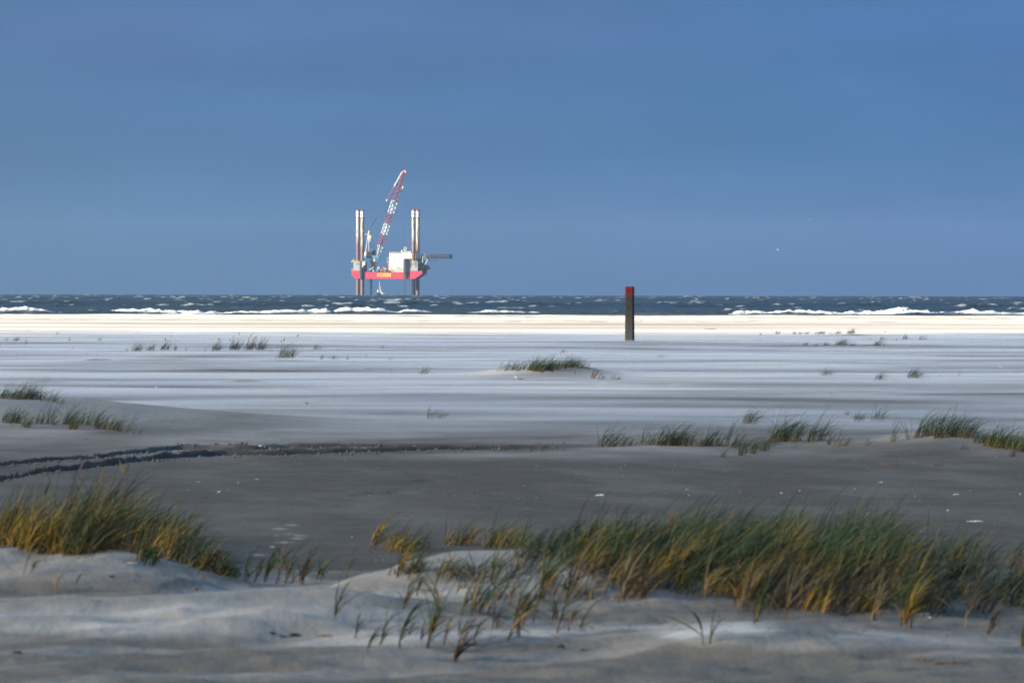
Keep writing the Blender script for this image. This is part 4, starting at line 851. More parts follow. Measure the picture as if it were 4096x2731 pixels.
# base pixel x, y, height and width in photograph pixels, blades, palette, bend, label, group
G_A = 'dry tufts in the line left of the far beach'; G_M = 'tufts along the crest of the middle mound'; G_R = 'tufts along the sandy bank on the right'
G_D = 'tufts on the dune at the left'; G_S = 'single sprigs standing out of the blown sand'; G_F = 'short dry tufts at the edge of the sunlit sand'
G_T = 'thin stems in front of the near right dune'; G_L = 'thin stems right of the near left dune'
TUFTS = [
 (62, 1366, 24, 32, 26, 'dry', 1.0, 'small dry tuft at the far left edge below the sunlit sand', None), (22, 1364, 14, 22, 10, 'dry', .7, 'tiny dry tuft touching the left edge of the photo', None),
 (104, 1376, 24, 10, 4, 'dry', .3, 'lone thin sprig just right of the tuft at the left edge', None), (226, 1338, 16, 14, 6, 'dry', .6, 'faint sprig at the boundary of sunlit and shaded sand, far left', None),
 (274, 1366, 18, 14, 6, 'dry', .8, 'little sprig in the blown sand between the left edge and the first dry row', None), (394, 1366, 20, 20, 8, 'dry', .6, 'pale sprig in the blown sand above the first dry row', None),
 (292, 1397, 10, 18, 10, 'dry', 1.3, 'low flattened sprig beside the streak of dark debris on the left', None),
 (545, 1405, 38, 50, 44, 'dry', .8, 'dry brown tuft at the left end of the first dry row', None), (596, 1404, 32, 44, 34, 'dry', .9, 'dry brown tuft in the middle of the first dry row', None),
 (655, 1402, 40, 46, 44, 'dry', .9, 'bushiest dry tuft near the right end of the first dry row', None), (697, 1403, 30, 22, 14, 'dry', .5, 'narrow dry tuft ending the first dry row', None), (742, 1403, 18, 10, 5, 'dry', .4, 'single dry sprig right after the first dry row', None),
 (505, 1404, 14, 10, 5, 'dry', .5, 'single dry sprig before the first dry row', None),
 (862, 1405, 40, 52, 44, 'dry', .8, 'dry tuft with tall seed stalks opening the second dry row', None), (935, 1402, 44, 56, 58, 'dry', .8, 'dense dry tuft left of the middle of the second dry row', None),
 (993, 1402, 46, 50, 44, 'dry', 1.0, 'loose dry tuft right of the middle of the second dry row', None), (1040, 1403, 48, 54, 46, 'dry', 1.0, 'tall arching dry tuft ending the second dry row', None),
 (824, 1405, 20, 12, 5, 'dry', -.2, 'small leaning sprig left of the second dry row', None), (1084, 1405, 14, 18, 6, 'dry', 1.1, 'low sprig right of the second dry row', None),
 (1142, 1434, 62, 86, 70, 'dry', .7, 'spiky olive tuft standing alone in front of the second dry row', None), (1102, 1436, 18, 12, 4, 'dry', .3, 'pair of thin blades left of the spiky olive tuft', None),
 (1263, 1399, 26, 44, 24, 'dry', 1.3, 'wind-combed tuft behind the spiky olive tuft', None), (1206, 1400, 18, 8, 3, 'dry', .2, 'upright sprig behind the spiky olive tuft', None),
 (1285, 1440, 28, 20, 9, 'dry', .5, 'thin upright sprig leftmost of the sparse row right of the spiky tuft', None), (1333, 1440, 26, 60, 20, 'dry', .9, 'sparse spread tuft amid the sparse row right of the spiky tuft', None), (1387, 1441, 22, 20, 9, 'dry', 1.0, 'small leaning tuft ending the sparse row right of the spiky tuft', None),
 (1352, 1403, 14, 18, 5, 'dry', .7, 'faint sprig behind the sparse row', None),
 (1525, 1394, 16, 22, 7, 'dry', 1.0, 'tiny sprig in the blown sand below the rig', None), (1558, 1444, 24, 22, 6, 'green', 1.1, 'thin curved sprig below the rig in the middle of the beach', None), (1561, 1489, 18, 12, 4, 'green', .8, 'short leaning sprig left of the round alone tuft', None),
 (1462, 1430, 18, 6, 3, 'dry', .2, 'needle-like upright stem left of the middle of the beach', None),
 (1690, 1497, 36, 54, 26, 'green', 1.4, 'small green tuft bent right, standing alone left of the middle mound', None), (1790, 1502, 12, 5, 2, 'green', .2, 'single short stem between the lone green tuft and the middle mound', None),
 (2251, 1415, 26, 30, 12, 'green', .9, 'small three-pronged tuft behind the middle mound', None), (2194, 1420, 12, 4, 2, 'brown', .1, 'short brown stick-like stem behind the middle mound', None), (2640, 1430, 14, 44, 14, 'green', 1.2, 'faint flattened sprig on the blown sand right of the middle mound', None),
 (1721, 1677, 62, 46, 22, 'green', 1.0, 'sparse tuft of bent green stems alone on the bare sand in the centre', None), (1712, 1674, 60, 10, 5, 'brown', .25, 'upright brown stem beside the sparse tuft in the centre', None), (1760, 1677, 40, 60, 26, 'green', 1.7, 'low sprawling green tuft just right of the sparse tuft in the centre', None),
 (3045, 1341, 12, 10, 4, 'dry', -.5, 'first tiny sprig of the dry line under the sunlit sand', None), (3110, 1338, 18, 26, 14, 'dry', .9, 'arched dry tuft at the left of the dry line under the sunlit sand', None),
 (3178, 1338, 16, 22, 14, 'dry', .7, None, G_F), (3200, 1338, 14, 20, 12, 'dry', .7, None, G_F), (3224, 1338, 16, 20, 12, 'dry', .7, None, G_F), (3262, 1337, 12, 12, 6, 'dry', .7, None, G_F), (3284, 1337, 18, 40, 26, 'dry', .7, None, G_F), (3322, 1338, 10, 14, 8, 'dry', .7, None, G_F), (3353, 1337, 20, 34, 22, 'dry', .7, None, G_F),
 (3402, 1336, 24, 38, 40, 'dry', .7, 'densest dry tuft at the right end of the dry line under the sunlit sand', None),
 (3480, 1361, 14, 16, 6, 'dry', .8, 'reddish sprig leftmost of the loose group at far right', None), (3528, 1360, 16, 40, 12, 'dry', 1.0, 'spread faint sprig in the loose group at far right', None), (3617, 1360, 24, 24, 18, 'dry', .8, 'pointed dry tuft in the loose group at far right', None), (3690, 1361, 20, 40, 20, 'dry', .6, 'V-shaped dry tuft ending the loose group at far right', None), (3590, 1362, 12, 8, 4, 'dry', -.6, 'left-leaning sprig beside the pointed dry tuft', None),
 (3165, 1385, 12, 34, 8, 'green', 1.4, 'faint drooping sprig left of the green far row', None), (3216, 1384, 18, 26, 18, 'green', .9, 'dark upright tuft starting the green far row', None), (3265, 1384, 14, 40, 14, 'green', 1.1, 'thin combed tuft in the green far row', None), (3302, 1384, 18, 30, 20, 'green', .8, 'spiky little tuft in the green far row', None),
 (3365, 1383, 30, 74, 60, 'green', 1.2, 'largest wind-combed tuft of the green far row', None), (3410, 1384, 18, 30, 16, 'green', 1.0, 'small tuft touching the right side of the largest far tuft', None), (3470, 1385, 10, 44, 10, 'green', 1.4, 'flattened blades right of the green far row', None), (3510, 1386, 34, 60, 36, 'green', 1.1, 'loose windswept tuft ending the green far row', None),
 (3300, 1502, 36, 62, 38, 'green', 1.5, 'rounded wind-combed tuft, leftmost of the three on the open sand right', None), (3516, 1521, 62, 14, 5, 'green', .5, 'tall thin stems over the middle tuft of the three on the open sand right', None), (3516, 1522, 40, 66, 30, 'green', 1.2, 'scraggly middle tuft of the three on the open sand right', None), (3648, 1512, 44, 66, 70, 'green', 1.6, 'thick dome-shaped tuft, rightmost of the three on the open sand right', None),
 (3834, 1506, 26, 12, 4, 'dry', .6, 'lone slanting sprig right of the dome-shaped tuft', None), (3758, 1508, 16, 5, 2, 'brown', .2, 'short reddish stem right of the dome-shaped tuft', None), (3800, 1508, 10, 8, 3, 'brown', .2, 'stubby reddish stem at the foot of the lone slanting sprig', None),
 (2990, 1697, 84, 70, 80, 'green', 1.4, 'tall drooping green tuft behind the right bank', None), (3380, 1663, 38, 44, 22, 'green', 1.3, 'thin tuft, uppermost of the three behind the right bank', None), (3430, 1687, 52, 56, 60, 'green', 1.1, 'bushy tuft, middle of the three behind the right bank', None), (3510, 1684, 64, 80, 56, 'green', 1.3, 'fan-shaped tuft, rightmost of the three behind the right bank', None),
 # middle mound
 (1998, 1482, 36, 44, 12, 'green', 1.3, 'long arched sprig at the left end of the middle mound', None), (2025, 1482, 40, 30, 22, 'green', 1.0, None, G_M), (2052, 1480, 42, 34, 30, 'green', 1.0, None, G_M), (2072, 1484, 46, 24, 24, 'green', .8, 'forked tuft with dark stems on the left of the middle mound', None), (2094, 1480, 40, 18, 18, 'green', .6, None, G_M),
 (2118, 1481, 46, 30, 46, 'green', .8, None, G_M), (2140, 1484, 60, 40, 80, 'green', .8, 'tallest dark green tuft on the middle mound', None), (2168, 1484, 52, 40, 70, 'green', .9, None, G_M), (2195, 1482, 56, 40, 80, 'green', .9, None, G_M), (2225, 1478, 46, 40, 60, 'green', .9, None, G_M), (2252, 1474, 44, 40, 56, 'green', .9, None, G_M), (2278, 1470, 46, 40, 66, 'green', .9, None, G_M), (2300, 1468, 42, 36, 50, 'green', 1.0, None, G_M),
 (2318, 1472, 46, 40, 28, 'green', 1.1, 'sparse forked tuft at the right end of the mound crest', None), (2345, 1474, 26, 40, 14, 'green', 1.5, 'drooping blades on the right shoulder of the middle mound', None), (2165, 1490, 22, 30, 24, 'straw', .8, 'straw-coloured stubble in front of the tallest mound tuft', None), (2208, 1488, 22, 14, 10, 'green', .4, 'short dark sprig on the front of the middle mound', None),
 (2370, 1514, 50, 26, 22, 'straw', .9, 'ochre-stemmed tuft on the right flank of the middle mound', None), (2402, 1518, 30, 36, 18, 'green', 1.2, 'dark bent tuft just right of the ochre-stemmed tuft', None), (2462, 1518, 22, 60, 30, 'green', 1.5, 'flattened crosshatched tuft at the right foot of the middle mound', None), (2300, 1494, 14, 8, 4, 'straw', .4, 'tiny ochre sprig on the front of the middle mound', None),
 # right bank
 (2402, 1788, 116, 40, 26, 'green', .9, 'tall tuft at the left end of the sandy bank on the right', None), (2442, 1786, 108, 60, 60, 'green', 1.1, None, G_R), (2480, 1786, 70, 50, 34, 'green', 1.2, None, G_R), (2530, 1782, 60, 60, 20, 'green', 1.3, 'low sparse blades after the first tufts of the right bank', None), (2570, 1778, 118, 26, 14, 'green', .5, 'straight tall stem among the first tufts of the right bank', None),
 (2600, 1780, 70, 50, 34, 'green', 1.0, None, G_R), (2635, 1782, 96, 60, 74, 'green', 1.1, None, G_R), (2670, 1782, 104, 60, 84, 'green', 1.2, None, G_R), (2708, 1782, 100, 60, 84, 'green', 1.2, None, G_R), (2745, 1783, 92, 60, 70, 'green', 1.2, None, G_R), (2790, 1784, 56, 50, 34, 'straw', 1.1, 'low yellowed stubble in the dip of the right bank', None), (2828, 1782, 100, 60, 66, 'green', 1.2, None, G_R), (2866, 1784, 80, 50, 40, 'green', 1.2, None, G_R),
 (2910, 1778, 150, 24, 16, 'green', .4, 'tallest upright stems in the middle of the right bank', None), (2935, 1790, 90, 50, 40, 'green', 1.1, None, G_R), (2966, 1822, 116, 40, 44, 'green', 1.0, 'green tuft lowest on the front of the right bank', None), (3006, 1814, 100, 46, 50, 'green', 1.0, None, G_R), (3054, 1804, 84, 60, 50, 'green', 1.2, None, G_R), (3098, 1768, 146, 70, 96, 'green', 1.1, None, G_R), (3136, 1764, 130, 60, 70, 'green', 1.2, None, G_R), (3180, 1766, 118, 50, 54, 'green', 1.1, None, G_R),
 (3236, 1766, 140, 50, 40, 'green', 1.0, None, G_R), (3272, 1762, 130, 70, 50, 'green', 1.2, None, G_R), (3312, 1778, 70, 26, 16, 'brown', .8, 'dark bent stem right of the middle of the right bank', None), (3362, 1784, 60, 70, 40, 'straw', 1.0, 'low yellow tuft alone in the gap of the right bank', None), (3466, 1784, 64, 24, 7, 'brown', .9, 'solitary bent stem in the gap of the right bank', None), (2888, 1828, 44, 26, 16, 'brown', .9, 'small brown sprig at the foot of the right bank', None),
 (3570, 1766, 106, 40, 16, 'green', .4, 'thin pale stems before the right mound', None), (3636, 1758, 106, 26, 8, 'brown', -.25, 'single stem leaning left before the right mound', None), (3668, 1750, 116, 60, 46, 'green', 1.0, None, G_R), (3706, 1742, 122, 60, 80, 'green', 1.0, None, G_R), (3752, 1750, 130, 56, 90, 'green', .9, 'thick tuft with yellow base on top of the right mound', None), (3790, 1742, 112, 60, 70, 'green', 1.1, None, G_R), (3830, 1746, 124, 70, 90, 'green', 1.1, None, G_R),
 (3868, 1752, 110, 60, 60, 'green', 1.3, None, G_R), (3912, 1770, 90, 60, 60, 'deep', 1.2, None, G_R), (3950, 1784, 100, 70, 100, 'deep', 1.2, None, G_R), (3996, 1790, 110, 80, 120, 'deep', 1.2, None, G_R), (4042, 1796, 100, 70, 110, 'deep', 1.3, None, G_R), (4084, 1806, 104, 60, 80, 'deep', 1.3, 'dark dense tuft cut by the right edge of the photo', None), (4046, 1826, 60, 30, 20, 'brown', .8, 'dark sprig low on the right flank of the right mound', None), (3856, 1796, 40, 50, 14, 'green', 1.4, 'drooping blades on the front of the right mound', None),
 # left mid dune
 (8, 1592, 60, 60, 60, 'green', 1.1, 'tuft at the left edge on top of the left dune', None), (56, 1596, 66, 70, 110, 'green', 1.1, 'dense tuft on top of the left dune', None), (104, 1594, 70, 80, 120, 'green', 1.1, 'peaked tuft on the crest of the left dune', None), (146, 1596, 54, 70, 60, 'green', 1.2, 'ragged tuft on the right of the crest of the left dune', None), (190, 1606, 56, 80, 50, 'green', 1.2, 'wispy tuft sloping down the right of the left dune crest', None), (240, 1616, 34, 40, 14, 'green', 1.2, 'last thin sprig right of the left dune crest', None), (298, 1626, 16, 14, 5, 'green', .8, 'tiny sprig on the bare right slope of the left dune', None),
 (26, 1690, 66, 60, 80, 'green', 1.1, None, G_D), (62, 1690, 70, 60, 80, 'green', 1.1, None, G_D), (102, 1708, 64, 50, 60, 'deep', 1.1, 'dark tuft lowest in the front row of the left dune', None), (156, 1692, 66, 50, 40, 'green', 1.0, None, G_D), (194, 1692, 74, 50, 36, 'green', 1.0, None, G_D), (216, 1700, 60, 26, 20, 'green', .8, None, G_D), (268, 1696, 80, 50, 70, 'green', 1.1, None, G_D), (290, 1716, 92, 50, 70, 'deep', 1.1, 'tall dark tuft in the middle of the front row of the left dune', None),
 (326, 1700, 74, 22, 18, 'green', .8, None, G_D), (348, 1700, 76, 22, 18, 'green', .9, None, G_D), (374, 1706, 84, 40, 40, 'green', 1.1, None, G_D), (402, 1716, 60, 60, 60, 'deep', 1.2, None, G_D), (450, 1720, 66, 60, 60, 'deep', 1.1, 'dark tuft near the right end of the front row of the left dune', None), (472, 1724, 50, 30, 24, 'green', 1.0, None, G_D),
 (502, 1732, 104, 30, 12, 'green', .9, 'tall leaning stem at the right end of the front row of the left dune', None), (546, 1738, 30, 44, 9, 'brown', 1.5, 'collapsed sprig beyond the right end of the left dune', None), (180, 1520, 22, 46, 8, 'green', 1.9, 'hooked sprig behind the crest of the left dune', None),
]
def make_tufts():
    pts = cast([t[0] for t in TUFTS], [t[1] for t in TUFTS])
    G_LAB = {G_F: 'short dry tuft in the line of dry grass under the sunlit sand', G_M: 'wind-combed green tuft in the row along the middle mound crest', G_R: 'windswept green tuft in the row along the sandy bank at right', G_D: 'green tuft in the front row on the dune at left'}
    ORD = 'first second third fourth fifth sixth seventh eighth ninth tenth eleventh twelfth thirteenth fourteenth'.split()
    def row_label(i, grp):
        if grp == G_R:
            x_ = TUFTS[i][0]
            return next(l for lim, l in ((2620, 'windswept green tuft near the left end of the sandy bank at right'), (2900, 'windswept green tuft in the dense left third of the sandy bank at right'), (3200, 'windswept green tuft in the middle of the sandy bank at right'), (3400, 'tall windswept tuft before the gap in the sandy bank at right'), (5000, 'windswept green tuft on top of the right mound')) if x_ < lim)
        row = sorted((t_[0], k) for k, t_ in enumerate(TUFTS) if t_[8] == grp); n_ = [k for _, k in row].index(i)
        return {G_F: 'short dry tuft, %s of seven from the left in the line under the sunlit sand', G_M: 'wind-combed green tuft, %s from the left among the plain ones on the middle mound', G_D: 'plain green tuft, %s from the left in the front row on the left dune'}[grp] % ORD[n_]
    for i, (t, c) in enumerate(zip(TUFTS, pts)):
        px, py, hp, wp, nb, pal, bend, lab, grp = t
        if c[1] > 90: nb = int(nb * 1.5) + 1
        if px > 2380 and 1735 < py < 1835: hp *= .88
        m_per = c[1] / F; H = hp * m_per; Wd = wp * m_per
        sg = -1 if bend < 0 else 1; bend = abs(bend)
        root = clump_base(c, max(.015, Wd * .40), max(.02, min(.6, Wd * .6)), nb, 1000 + i)
        ln = H * (1.14 + .42 * bend) * np.random.default_rng(1500 + i).uniform(.55, 1.12, nb)
        v, f, col = blades(root, ln, max(.0042, .95 * m_per if c[1] > 90 else 0), .26 + .27 * bend, bend * (1.4 if c[1] < 90 else 1.1), .22 + .05 * bend, pal, 5, 2000 + i, 0 if sg > 0 else math.pi)
        o = mesh_np('grass_tuft', v - c, f, M_GRASS, attrs={'col': col}, loc=tuple(c))
        tag(o, lab or row_label(i, grp) or G_LAB[grp], 'grass tuft', grp)
        if lab and 'seed stalks' in lab or (pal == 'dry' and hp > 38):
            k = 3; b = clump_base(c, Wd * .4, .1, k, 3000 + i); v, f, col = stalks(b, H * 1.9, 3100 + i)
            mesh_np('seed_stalk', v - c, f, M_GRASS, o, attrs={'col': col})
make_tufts()

def stalk_parts(parent, origin, pts, hp, seed, pal='straw'):
    for k, (px, py, h) in enumerate(pts):
        b = cast([px], [py])[0]; v, f, c = stalks(np.array([b - [0, 0, .01]]), h * b[1] / F, seed + k, .45)
        mesh_np('seed_stalk', v - origin, f, M_GRASS, parent, attrs={'col': c})

def make_near_left():
    r = np.random.default_rng(77); pts = []
    # pixel outline of the roots of the clump: upper and lower edge
    xs = [0, 60, 180, 330, 420, 560, 680, 690, 880]; 
    lo_x = [-60, 60, 180, 340, 420, 560, 680, 790, 880, 920]; lo_y = [2165, 2190, 2212, 2225, 2195, 2215, 2235, 2280, 2305, 2315]
    hi_y = [2135, 2150, 2160, 2165, 2160, 2175, 2195, 2235, 2275, 2300]
    n = 460; x = r.uniform(-60, 915, n) ** 1.0; t = r.random(n) ** .8
    y = np.interp(x, lo_x, hi_y) * (1 - t) + np.interp(x, lo_x, lo_y) * t
    c = cast(x, y); org = np.array([px_x(330, 31), 31.0, float(Z(px_x(330, 31), 31.0))])
    parts = []
    for i in range(n):
        m_per = c[i, 1] / F
        right = sstep(560, 860, x[i]); hgt = np.interp(x[i], [-60, 60, 200, 420, 600, 760, 860, 920], [150, 210, 250, 265, 200, 150, 120, 90]) * r.uniform(.75, 1.15)
        nb = 14 if x[i] < 700 else 11
        b = clump_base(c[i], .05, .07, nb, 5000 + i)
        pal = 'shadow_brown' if r.random() < .34 + .25 * right else ('gold' if vnoise(x[i] / 70, y[i] / 30, 5) < .58 - .25 * right else 'deep')
        parts.append(blades(b, hgt * .90 * m_per * 1.5 * r.uniform(.35, 1.15, nb), .0041, .6 + .35 * right, 1.15 + .5 * right, .4, pal, 6, 6000 + i))
    # hanging tuft at the front
    for k, (px, py) in enumerate(((590, 2240), (575, 2248), (600, 2236), (610, 2230), (580, 2240))):
        q = cast([px], [py])[0]; parts.append(blades(clump_base(q, .05, .05, 16, 5600 + k), .14, .006, .3, .8, .5, 'deep', 6, 6600 + k))
    v, f, col = join(parts)
    o = mesh_np('grass_clump', v - org, f, M_GRASS, attrs={'col': col}, loc=tuple(org))
    tag(o, 'big golden-green clump of marram grass bowed right over the near left dune', 'grass clump')
    stalk_parts(o, org, ((95, 2170, 330), (230, 2165, 380), (265, 2160, 410), (345, 2160, 440), (385, 2165, 400), (420, 2165, 330), (520, 2170, 250), (210, 2150, 310)), 330, 7000)
    sp = [(582, 2110, 62, 120, 26, 'green', .9, 'loose blue-green sprig flying out behind the near left clump'), (690, 2130, 70, 150, 20, 'deep', 1.2, 'ragged dark blades at the right shoulder of the near left clump')]
    L2 = [(980, 2326, 130, 40, 16, 'deep', .7), (1018, 2328, 96, 30, 9, 'brown', .4), (1060, 2330, 134, 46, 22, 'deep', .5), (1108, 2338, 140, 40, 14, 'green', .6), (1132, 2330, 120, 50, 18, 'deep', .8), (1196, 2338, 130, 46, 22, 'brown', .6), (1268, 2320, 90, 60, 18, 'green', 1.0), (1165, 2334, 50, 20, 4, 'brown', .4)]
    LAB = ['sparse tuft of dark blades first right of the near left clump', 'short brown stems second right of the near left clump', 'upright forked tuft in the dip between the near dunes', 'tallest thin stems in the dip between the near dunes', 'arching green tuft in the dip between the near dunes', 'brown-stemmed tuft in the middle of the dip between the near dunes', 'pale bent tuft nearest the near right dune in the dip', 'tiny leaning stem beside the brown-stemmed tuft in the dip']
    ex = [(88, 2300, 90, 16, 3, 'green', .5, 'single blue-green blade hanging on the front of the near left dune'), (110, 2290, 66, 60, 8, 'deep', 1.2, 'short curved sprig on the front slope of the near left dune'), (300, 2332, 66, 10, 3, 'deep', .1, 'straight green blade standing in front of the near left dune'), (224, 2372, 90, 30, 7, 'straw', 1.0, 'small yellowish seedling on the pale ridge at lower left')]
    rows = sp + [a + (b_,) for a, b_ in zip(L2, LAB)] + ex
    pts = cast([q[0] for q in rows], [q[1] for q in rows])
    for i, (q, c) in enumerate(zip(rows, pts)): near_tuft(q, c, 8000 + i)
def near_tuft(q, c, seed):
    """a few shoots, each a short stout stem with long leaves arching away down the wind"""
    px, py, hp, wp, nb, pal, bend, lab = q
    m_per = c[1] / F; H = hp * m_per; Wd = wp * m_per; r = np.random.default_rng(seed)
    sg = -1 if bend < 0 else 1; bend = abs(bend); wind = 0 if sg > 0 else math.pi
    ns = max(1, nb // 5); root = clump_base(c, max(.006, Wd * .30), max(.01, Wd * .3), ns, seed); parts = []
    foot = 'brown' if pal in ('brown', 'deep', 'green') else 'straw'
    for k in range(ns):
        sl = H * r.uniform(.42, .6)
        v, f, col = blades(root[k:k + 1], sl, .0085, .12 + .1 * bend, .25, .12, foot, 4, seed + 31 * k, wind)
        parts.append((v, f, col)); path = v.reshape(1, 5, 2, 3).mean(2)[0]
        nl = max(2, int(round(nb / ns))); t = r.uniform(.35, 1.0, nl) * 4; i0 = np.minimum(t.astype(int), 3); ft = (t - i0)[:, None]
        b = path[i0] * (1 - ft) + path[i0 + 1] * ft
        parts.append(blades(b, H * (1.05 + .7 * bend) * r.uniform(.45, 1.2, nl), .0056, .25 + .25 * bend, .6 + .8 * bend, .3, pal, 6, seed + 500 + 17 * k, wind))
    V, Fq, C_ = [], [], []; n0 = 0
    for v, f, cc in parts: V.append(v); Fq.append(f + n0); C_.append(cc); n0 += len(v)
    o = mesh_np('grass_tuft', np.concatenate(V) - c, np.concatenate(Fq), M_GRASS, attrs={'col': np.concatenate(C_)}, loc=tuple(c)); tag(o, lab or 'thin wispy sprig scattered on the pale face of the near right dune', 'grass tuft', None if lab else 'thin sprigs on the pale face of the near right dune')
make_near_left()

def make_near_right():
    r = np.random.default_rng(78)
    zones = [  # x range, y range of roots, tufts, blades, height px, palettes
        ((1500, 1700), (2190, 2210), 14, 10, 140, ('deep', 'gold', 'deep'), 1.1), ((1800, 2060), (2168, 2196), 26, 11, 150, ('deep', 'gold', 'deep'), 1.1),
        ((2050, 2330), (2180, 2240), 34, 12, 150, ('deep', 'deep', 'green'), 1.3), ((2300, 2700), (2165, 2280), 90, 15, 190, ('deep', 'deep', 'gold', 'green'), 1.0),
        ((2650, 3150), (2170, 2300), 150, 16, 215, ('deep', 'gold', 'deep', 'deep', 'green'), .95), ((3100, 3560), (2180, 2310), 130, 16, 220, ('deep', 'gold', 'deep', 'green'), .9),
        ((3050, 3700), (2300, 2450), 120, 13, 200, ('deep', 'gold', 'straw', 'brown'), .9), ((2450, 3050), (2280, 2390), 80, 12, 180, ('deep', 'gold', 'straw'), 1.0),
        ((2950, 3150), (2350, 2450), 16, 10, 240, ('straw', 'gold', 'brown'), .7), ((3560, 3900), (2200, 2330), 46, 11, 165, ('deep', 'green', 'gold'), .9), ((3600, 4140), (2310, 2470), 62, 10, 170, ('deep', 'gold', 'brown', 'green'), .9),
        ((3880, 4140), (2220, 2340), 16, 8, 150, ('deep', 'green', 'brown'), .9), ((1560, 1840), (2270, 2320), 14, 9, 120, ('deep', 'gold', 'deep'), 1.1), ((1850, 2450), (2240, 2400), 60, 8, 140, ('deep', 'brown', 'green', 'straw'), 1.0)]
    parts = []; i = 0
    for (xa, xb), (ya, yb), nt_, nb0, hp, pals, bend in zones:
        x = r.uniform(xa, xb, nt_); y = r.uniform(ya, yb, nt_); c = cast(x, y)
        for k in range(nt_):
            nb = int(nb0 * 1.45); m_per = c[k, 1] / F; b = clump_base(c[k], .055, .07, nb, 9000 + i); pal = 'shadow_brown' if r.random() < .20 else pals[int(min(.999, max(0, .5 + 1.5 * (vnoise(x[k] / 120, y[k] / 45, 6) - .5) + r.normal(0, .12))) * len(pals))]
            parts.append(blades(b, hp * .83 * r.uniform(.7, 1.2) * m_per * 1.5 * r.uniform(.4, 1.12, nb), .0040, .72, bend * 1.3, .30, pal, 6, 9500 + i)); i += 1
    org = np.array([px_x(3100, 31), 31.0, float(Z(px_x(3100, 31), 31.0))])
    v, f, col = join(parts)
    o = mesh_np('grass_bank', v - org, f, M_GRASS, attrs={'col': col}, loc=tuple(org))
    tag(o, 'wide bank of dark green and golden marram grass streaming right over the near dune', kind='stuff')
    rows = [(1496, 2208, 130, 70, 24, 'gold', 1.5, 'yellow-based tuft at the far left tip of the near right dune'), (1389, 2316, 130, 20, 4, 'green', .9, 'thin bent blade left of the near right dune'),
        (1330, 2471, 130, 24, 9, 'green', 1.5, 'curved green sprig alone on the pale sand in front of the dip'), (1419, 2552, 100, 40, 6, 'green', 1.2, 'thin green blade, leftmost of the front sprigs'), (1476, 2604, 110, 36, 9, 'brown', .9, 'brown-footed sprig, second from the left along the front'),
        (1524, 2578, 100, 40, 8, 'green', 1.0, 'slender green sprig, third from the left along the front'), (1589, 2590, 150, 50, 14, 'green', 1.1, 'forked sprig with pinkish foot in the front row'), (1711, 2586, 160, 60, 22, 'deep', 1.2, 'thick dark-stemmed sprig in the front row'),
        (1824, 2642, 120, 40, 18, 'brown', .9, 'lowest dark brown sprig standing nearest the camera'), (1862, 2566, 90, 40, 10, 'straw', .9, 'olive sprig beside the lowest dark brown sprig'), (1901, 2453, 110, 120, 24, 'green', 1.6, 'sprawling plant of curved green leaves on the front slope'),
        (1967, 2512, 80, 60, 14, 'brown', 1.0, 'brown-stemmed sprig right of the sprawling plant'), (2071, 2545, 150, 30, 16, 'straw', .6, 'tall straw stem standing right of the sprawling plant'), (2040, 2500, 200, 50, 16, 'deep', .8, 'dark upright tuft behind the tall straw stem'), (1669, 2376, 90, 24, 8, 'brown', .7, 'small brown sprig left on the smooth dune face'),
        (1592, 2304, 110, 50, 18, 'gold', 1.0, 'golden tuft on the left shoulder of the near right dune'), (1640, 2292, 90, 70, 20, 'deep', 1.4, 'dark green tuft right of the golden shoulder tuft'), (1900, 2330, 140, 60, 12, 'brown', -.6, 'bent stems leaning left over the dune face'), (1972, 2320, 120, 40, 12, 'deep', .6, 'dark stem pair on the middle of the dune face'),
        (2160, 2400, 220, 50, 22, 'deep', .8, 'dark tall tuft at the shaded edge of the dune face'), (2270, 2390, 200, 60, 20, 'straw', .5, 'straw stems at the shaded edge of the dune face'), (2480, 2410, 220, 40, 16, 'straw', .6, 'straight straw stem at the left front of the dense grass'), (2100, 2440, 60, 70, 16, 'straw', 1.3, 'flattened straw on the lower dune face'),
        (2818, 2446, 190, 20, 9, 'straw', .9, 'slanting straw stalk in front of the dense grass'), (2962, 2436, 160, 44, 26, 'straw', .6, 'thick bundle of straw stems in front of the dense grass'), (2842, 2572, 130, 22, 5, 'brown', .15, 'stubby brown sprig alone on the lower slope'), (2812, 2576, 150, 20, 4, 'green', -.2, 'thin green blade beside the stubby brown sprig'),
        (3020, 2488, 130, 40, 16, 'deep', .6, 'short dark sprig at the foot of the dense grass'), (3140, 2482, 210, 30, 14, 'straw', .5, 'upright straw stems at the foot of the dense grass'), (3494, 2482, 120, 40, 18, 'straw', .7, 'pale straw sprig at the foot of the grass right of the middle'), (3619, 2506, 150, 80, 34, 'gold', .9, 'orange fan-shaped tuft low on the right'),
        (3863, 2508, 330, 24, 7, 'straw', .45, 'long slanting straw stalk at the lower right'), (3952, 2540, 90, 50, 14, 'brown', 1.0, 'small dark sprig in the hollow at the lower right'), (4090, 2590, 110, 40, 22, 'deep', .8, 'dark green tuft cut off by the right edge at the bottom')]
    r3 = np.random.default_rng(91)
    for k in range(30):
        t = r3.random(); x = 1560 + 800 * t + r3.normal(0, 60); y = 2330 + 230 * r3.random() ** .8 + 20 * (1 - t)
        rows.append((x, y, r3.uniform(70, 150), 30, int(r3.integers(4, 8)), ('green', 'deep', 'straw', 'brown', 'green')[k % 5], r3.uniform(.5, 1.5) * (1 if r3.random() < .85 else -1), None))
    pts = cast([q[0] for q in rows], [q[1] for q in rows])
    for k, (q, c) in enumerate(zip(rows, pts)): near_tuft(q, c, 12000 + k)
make_near_right()

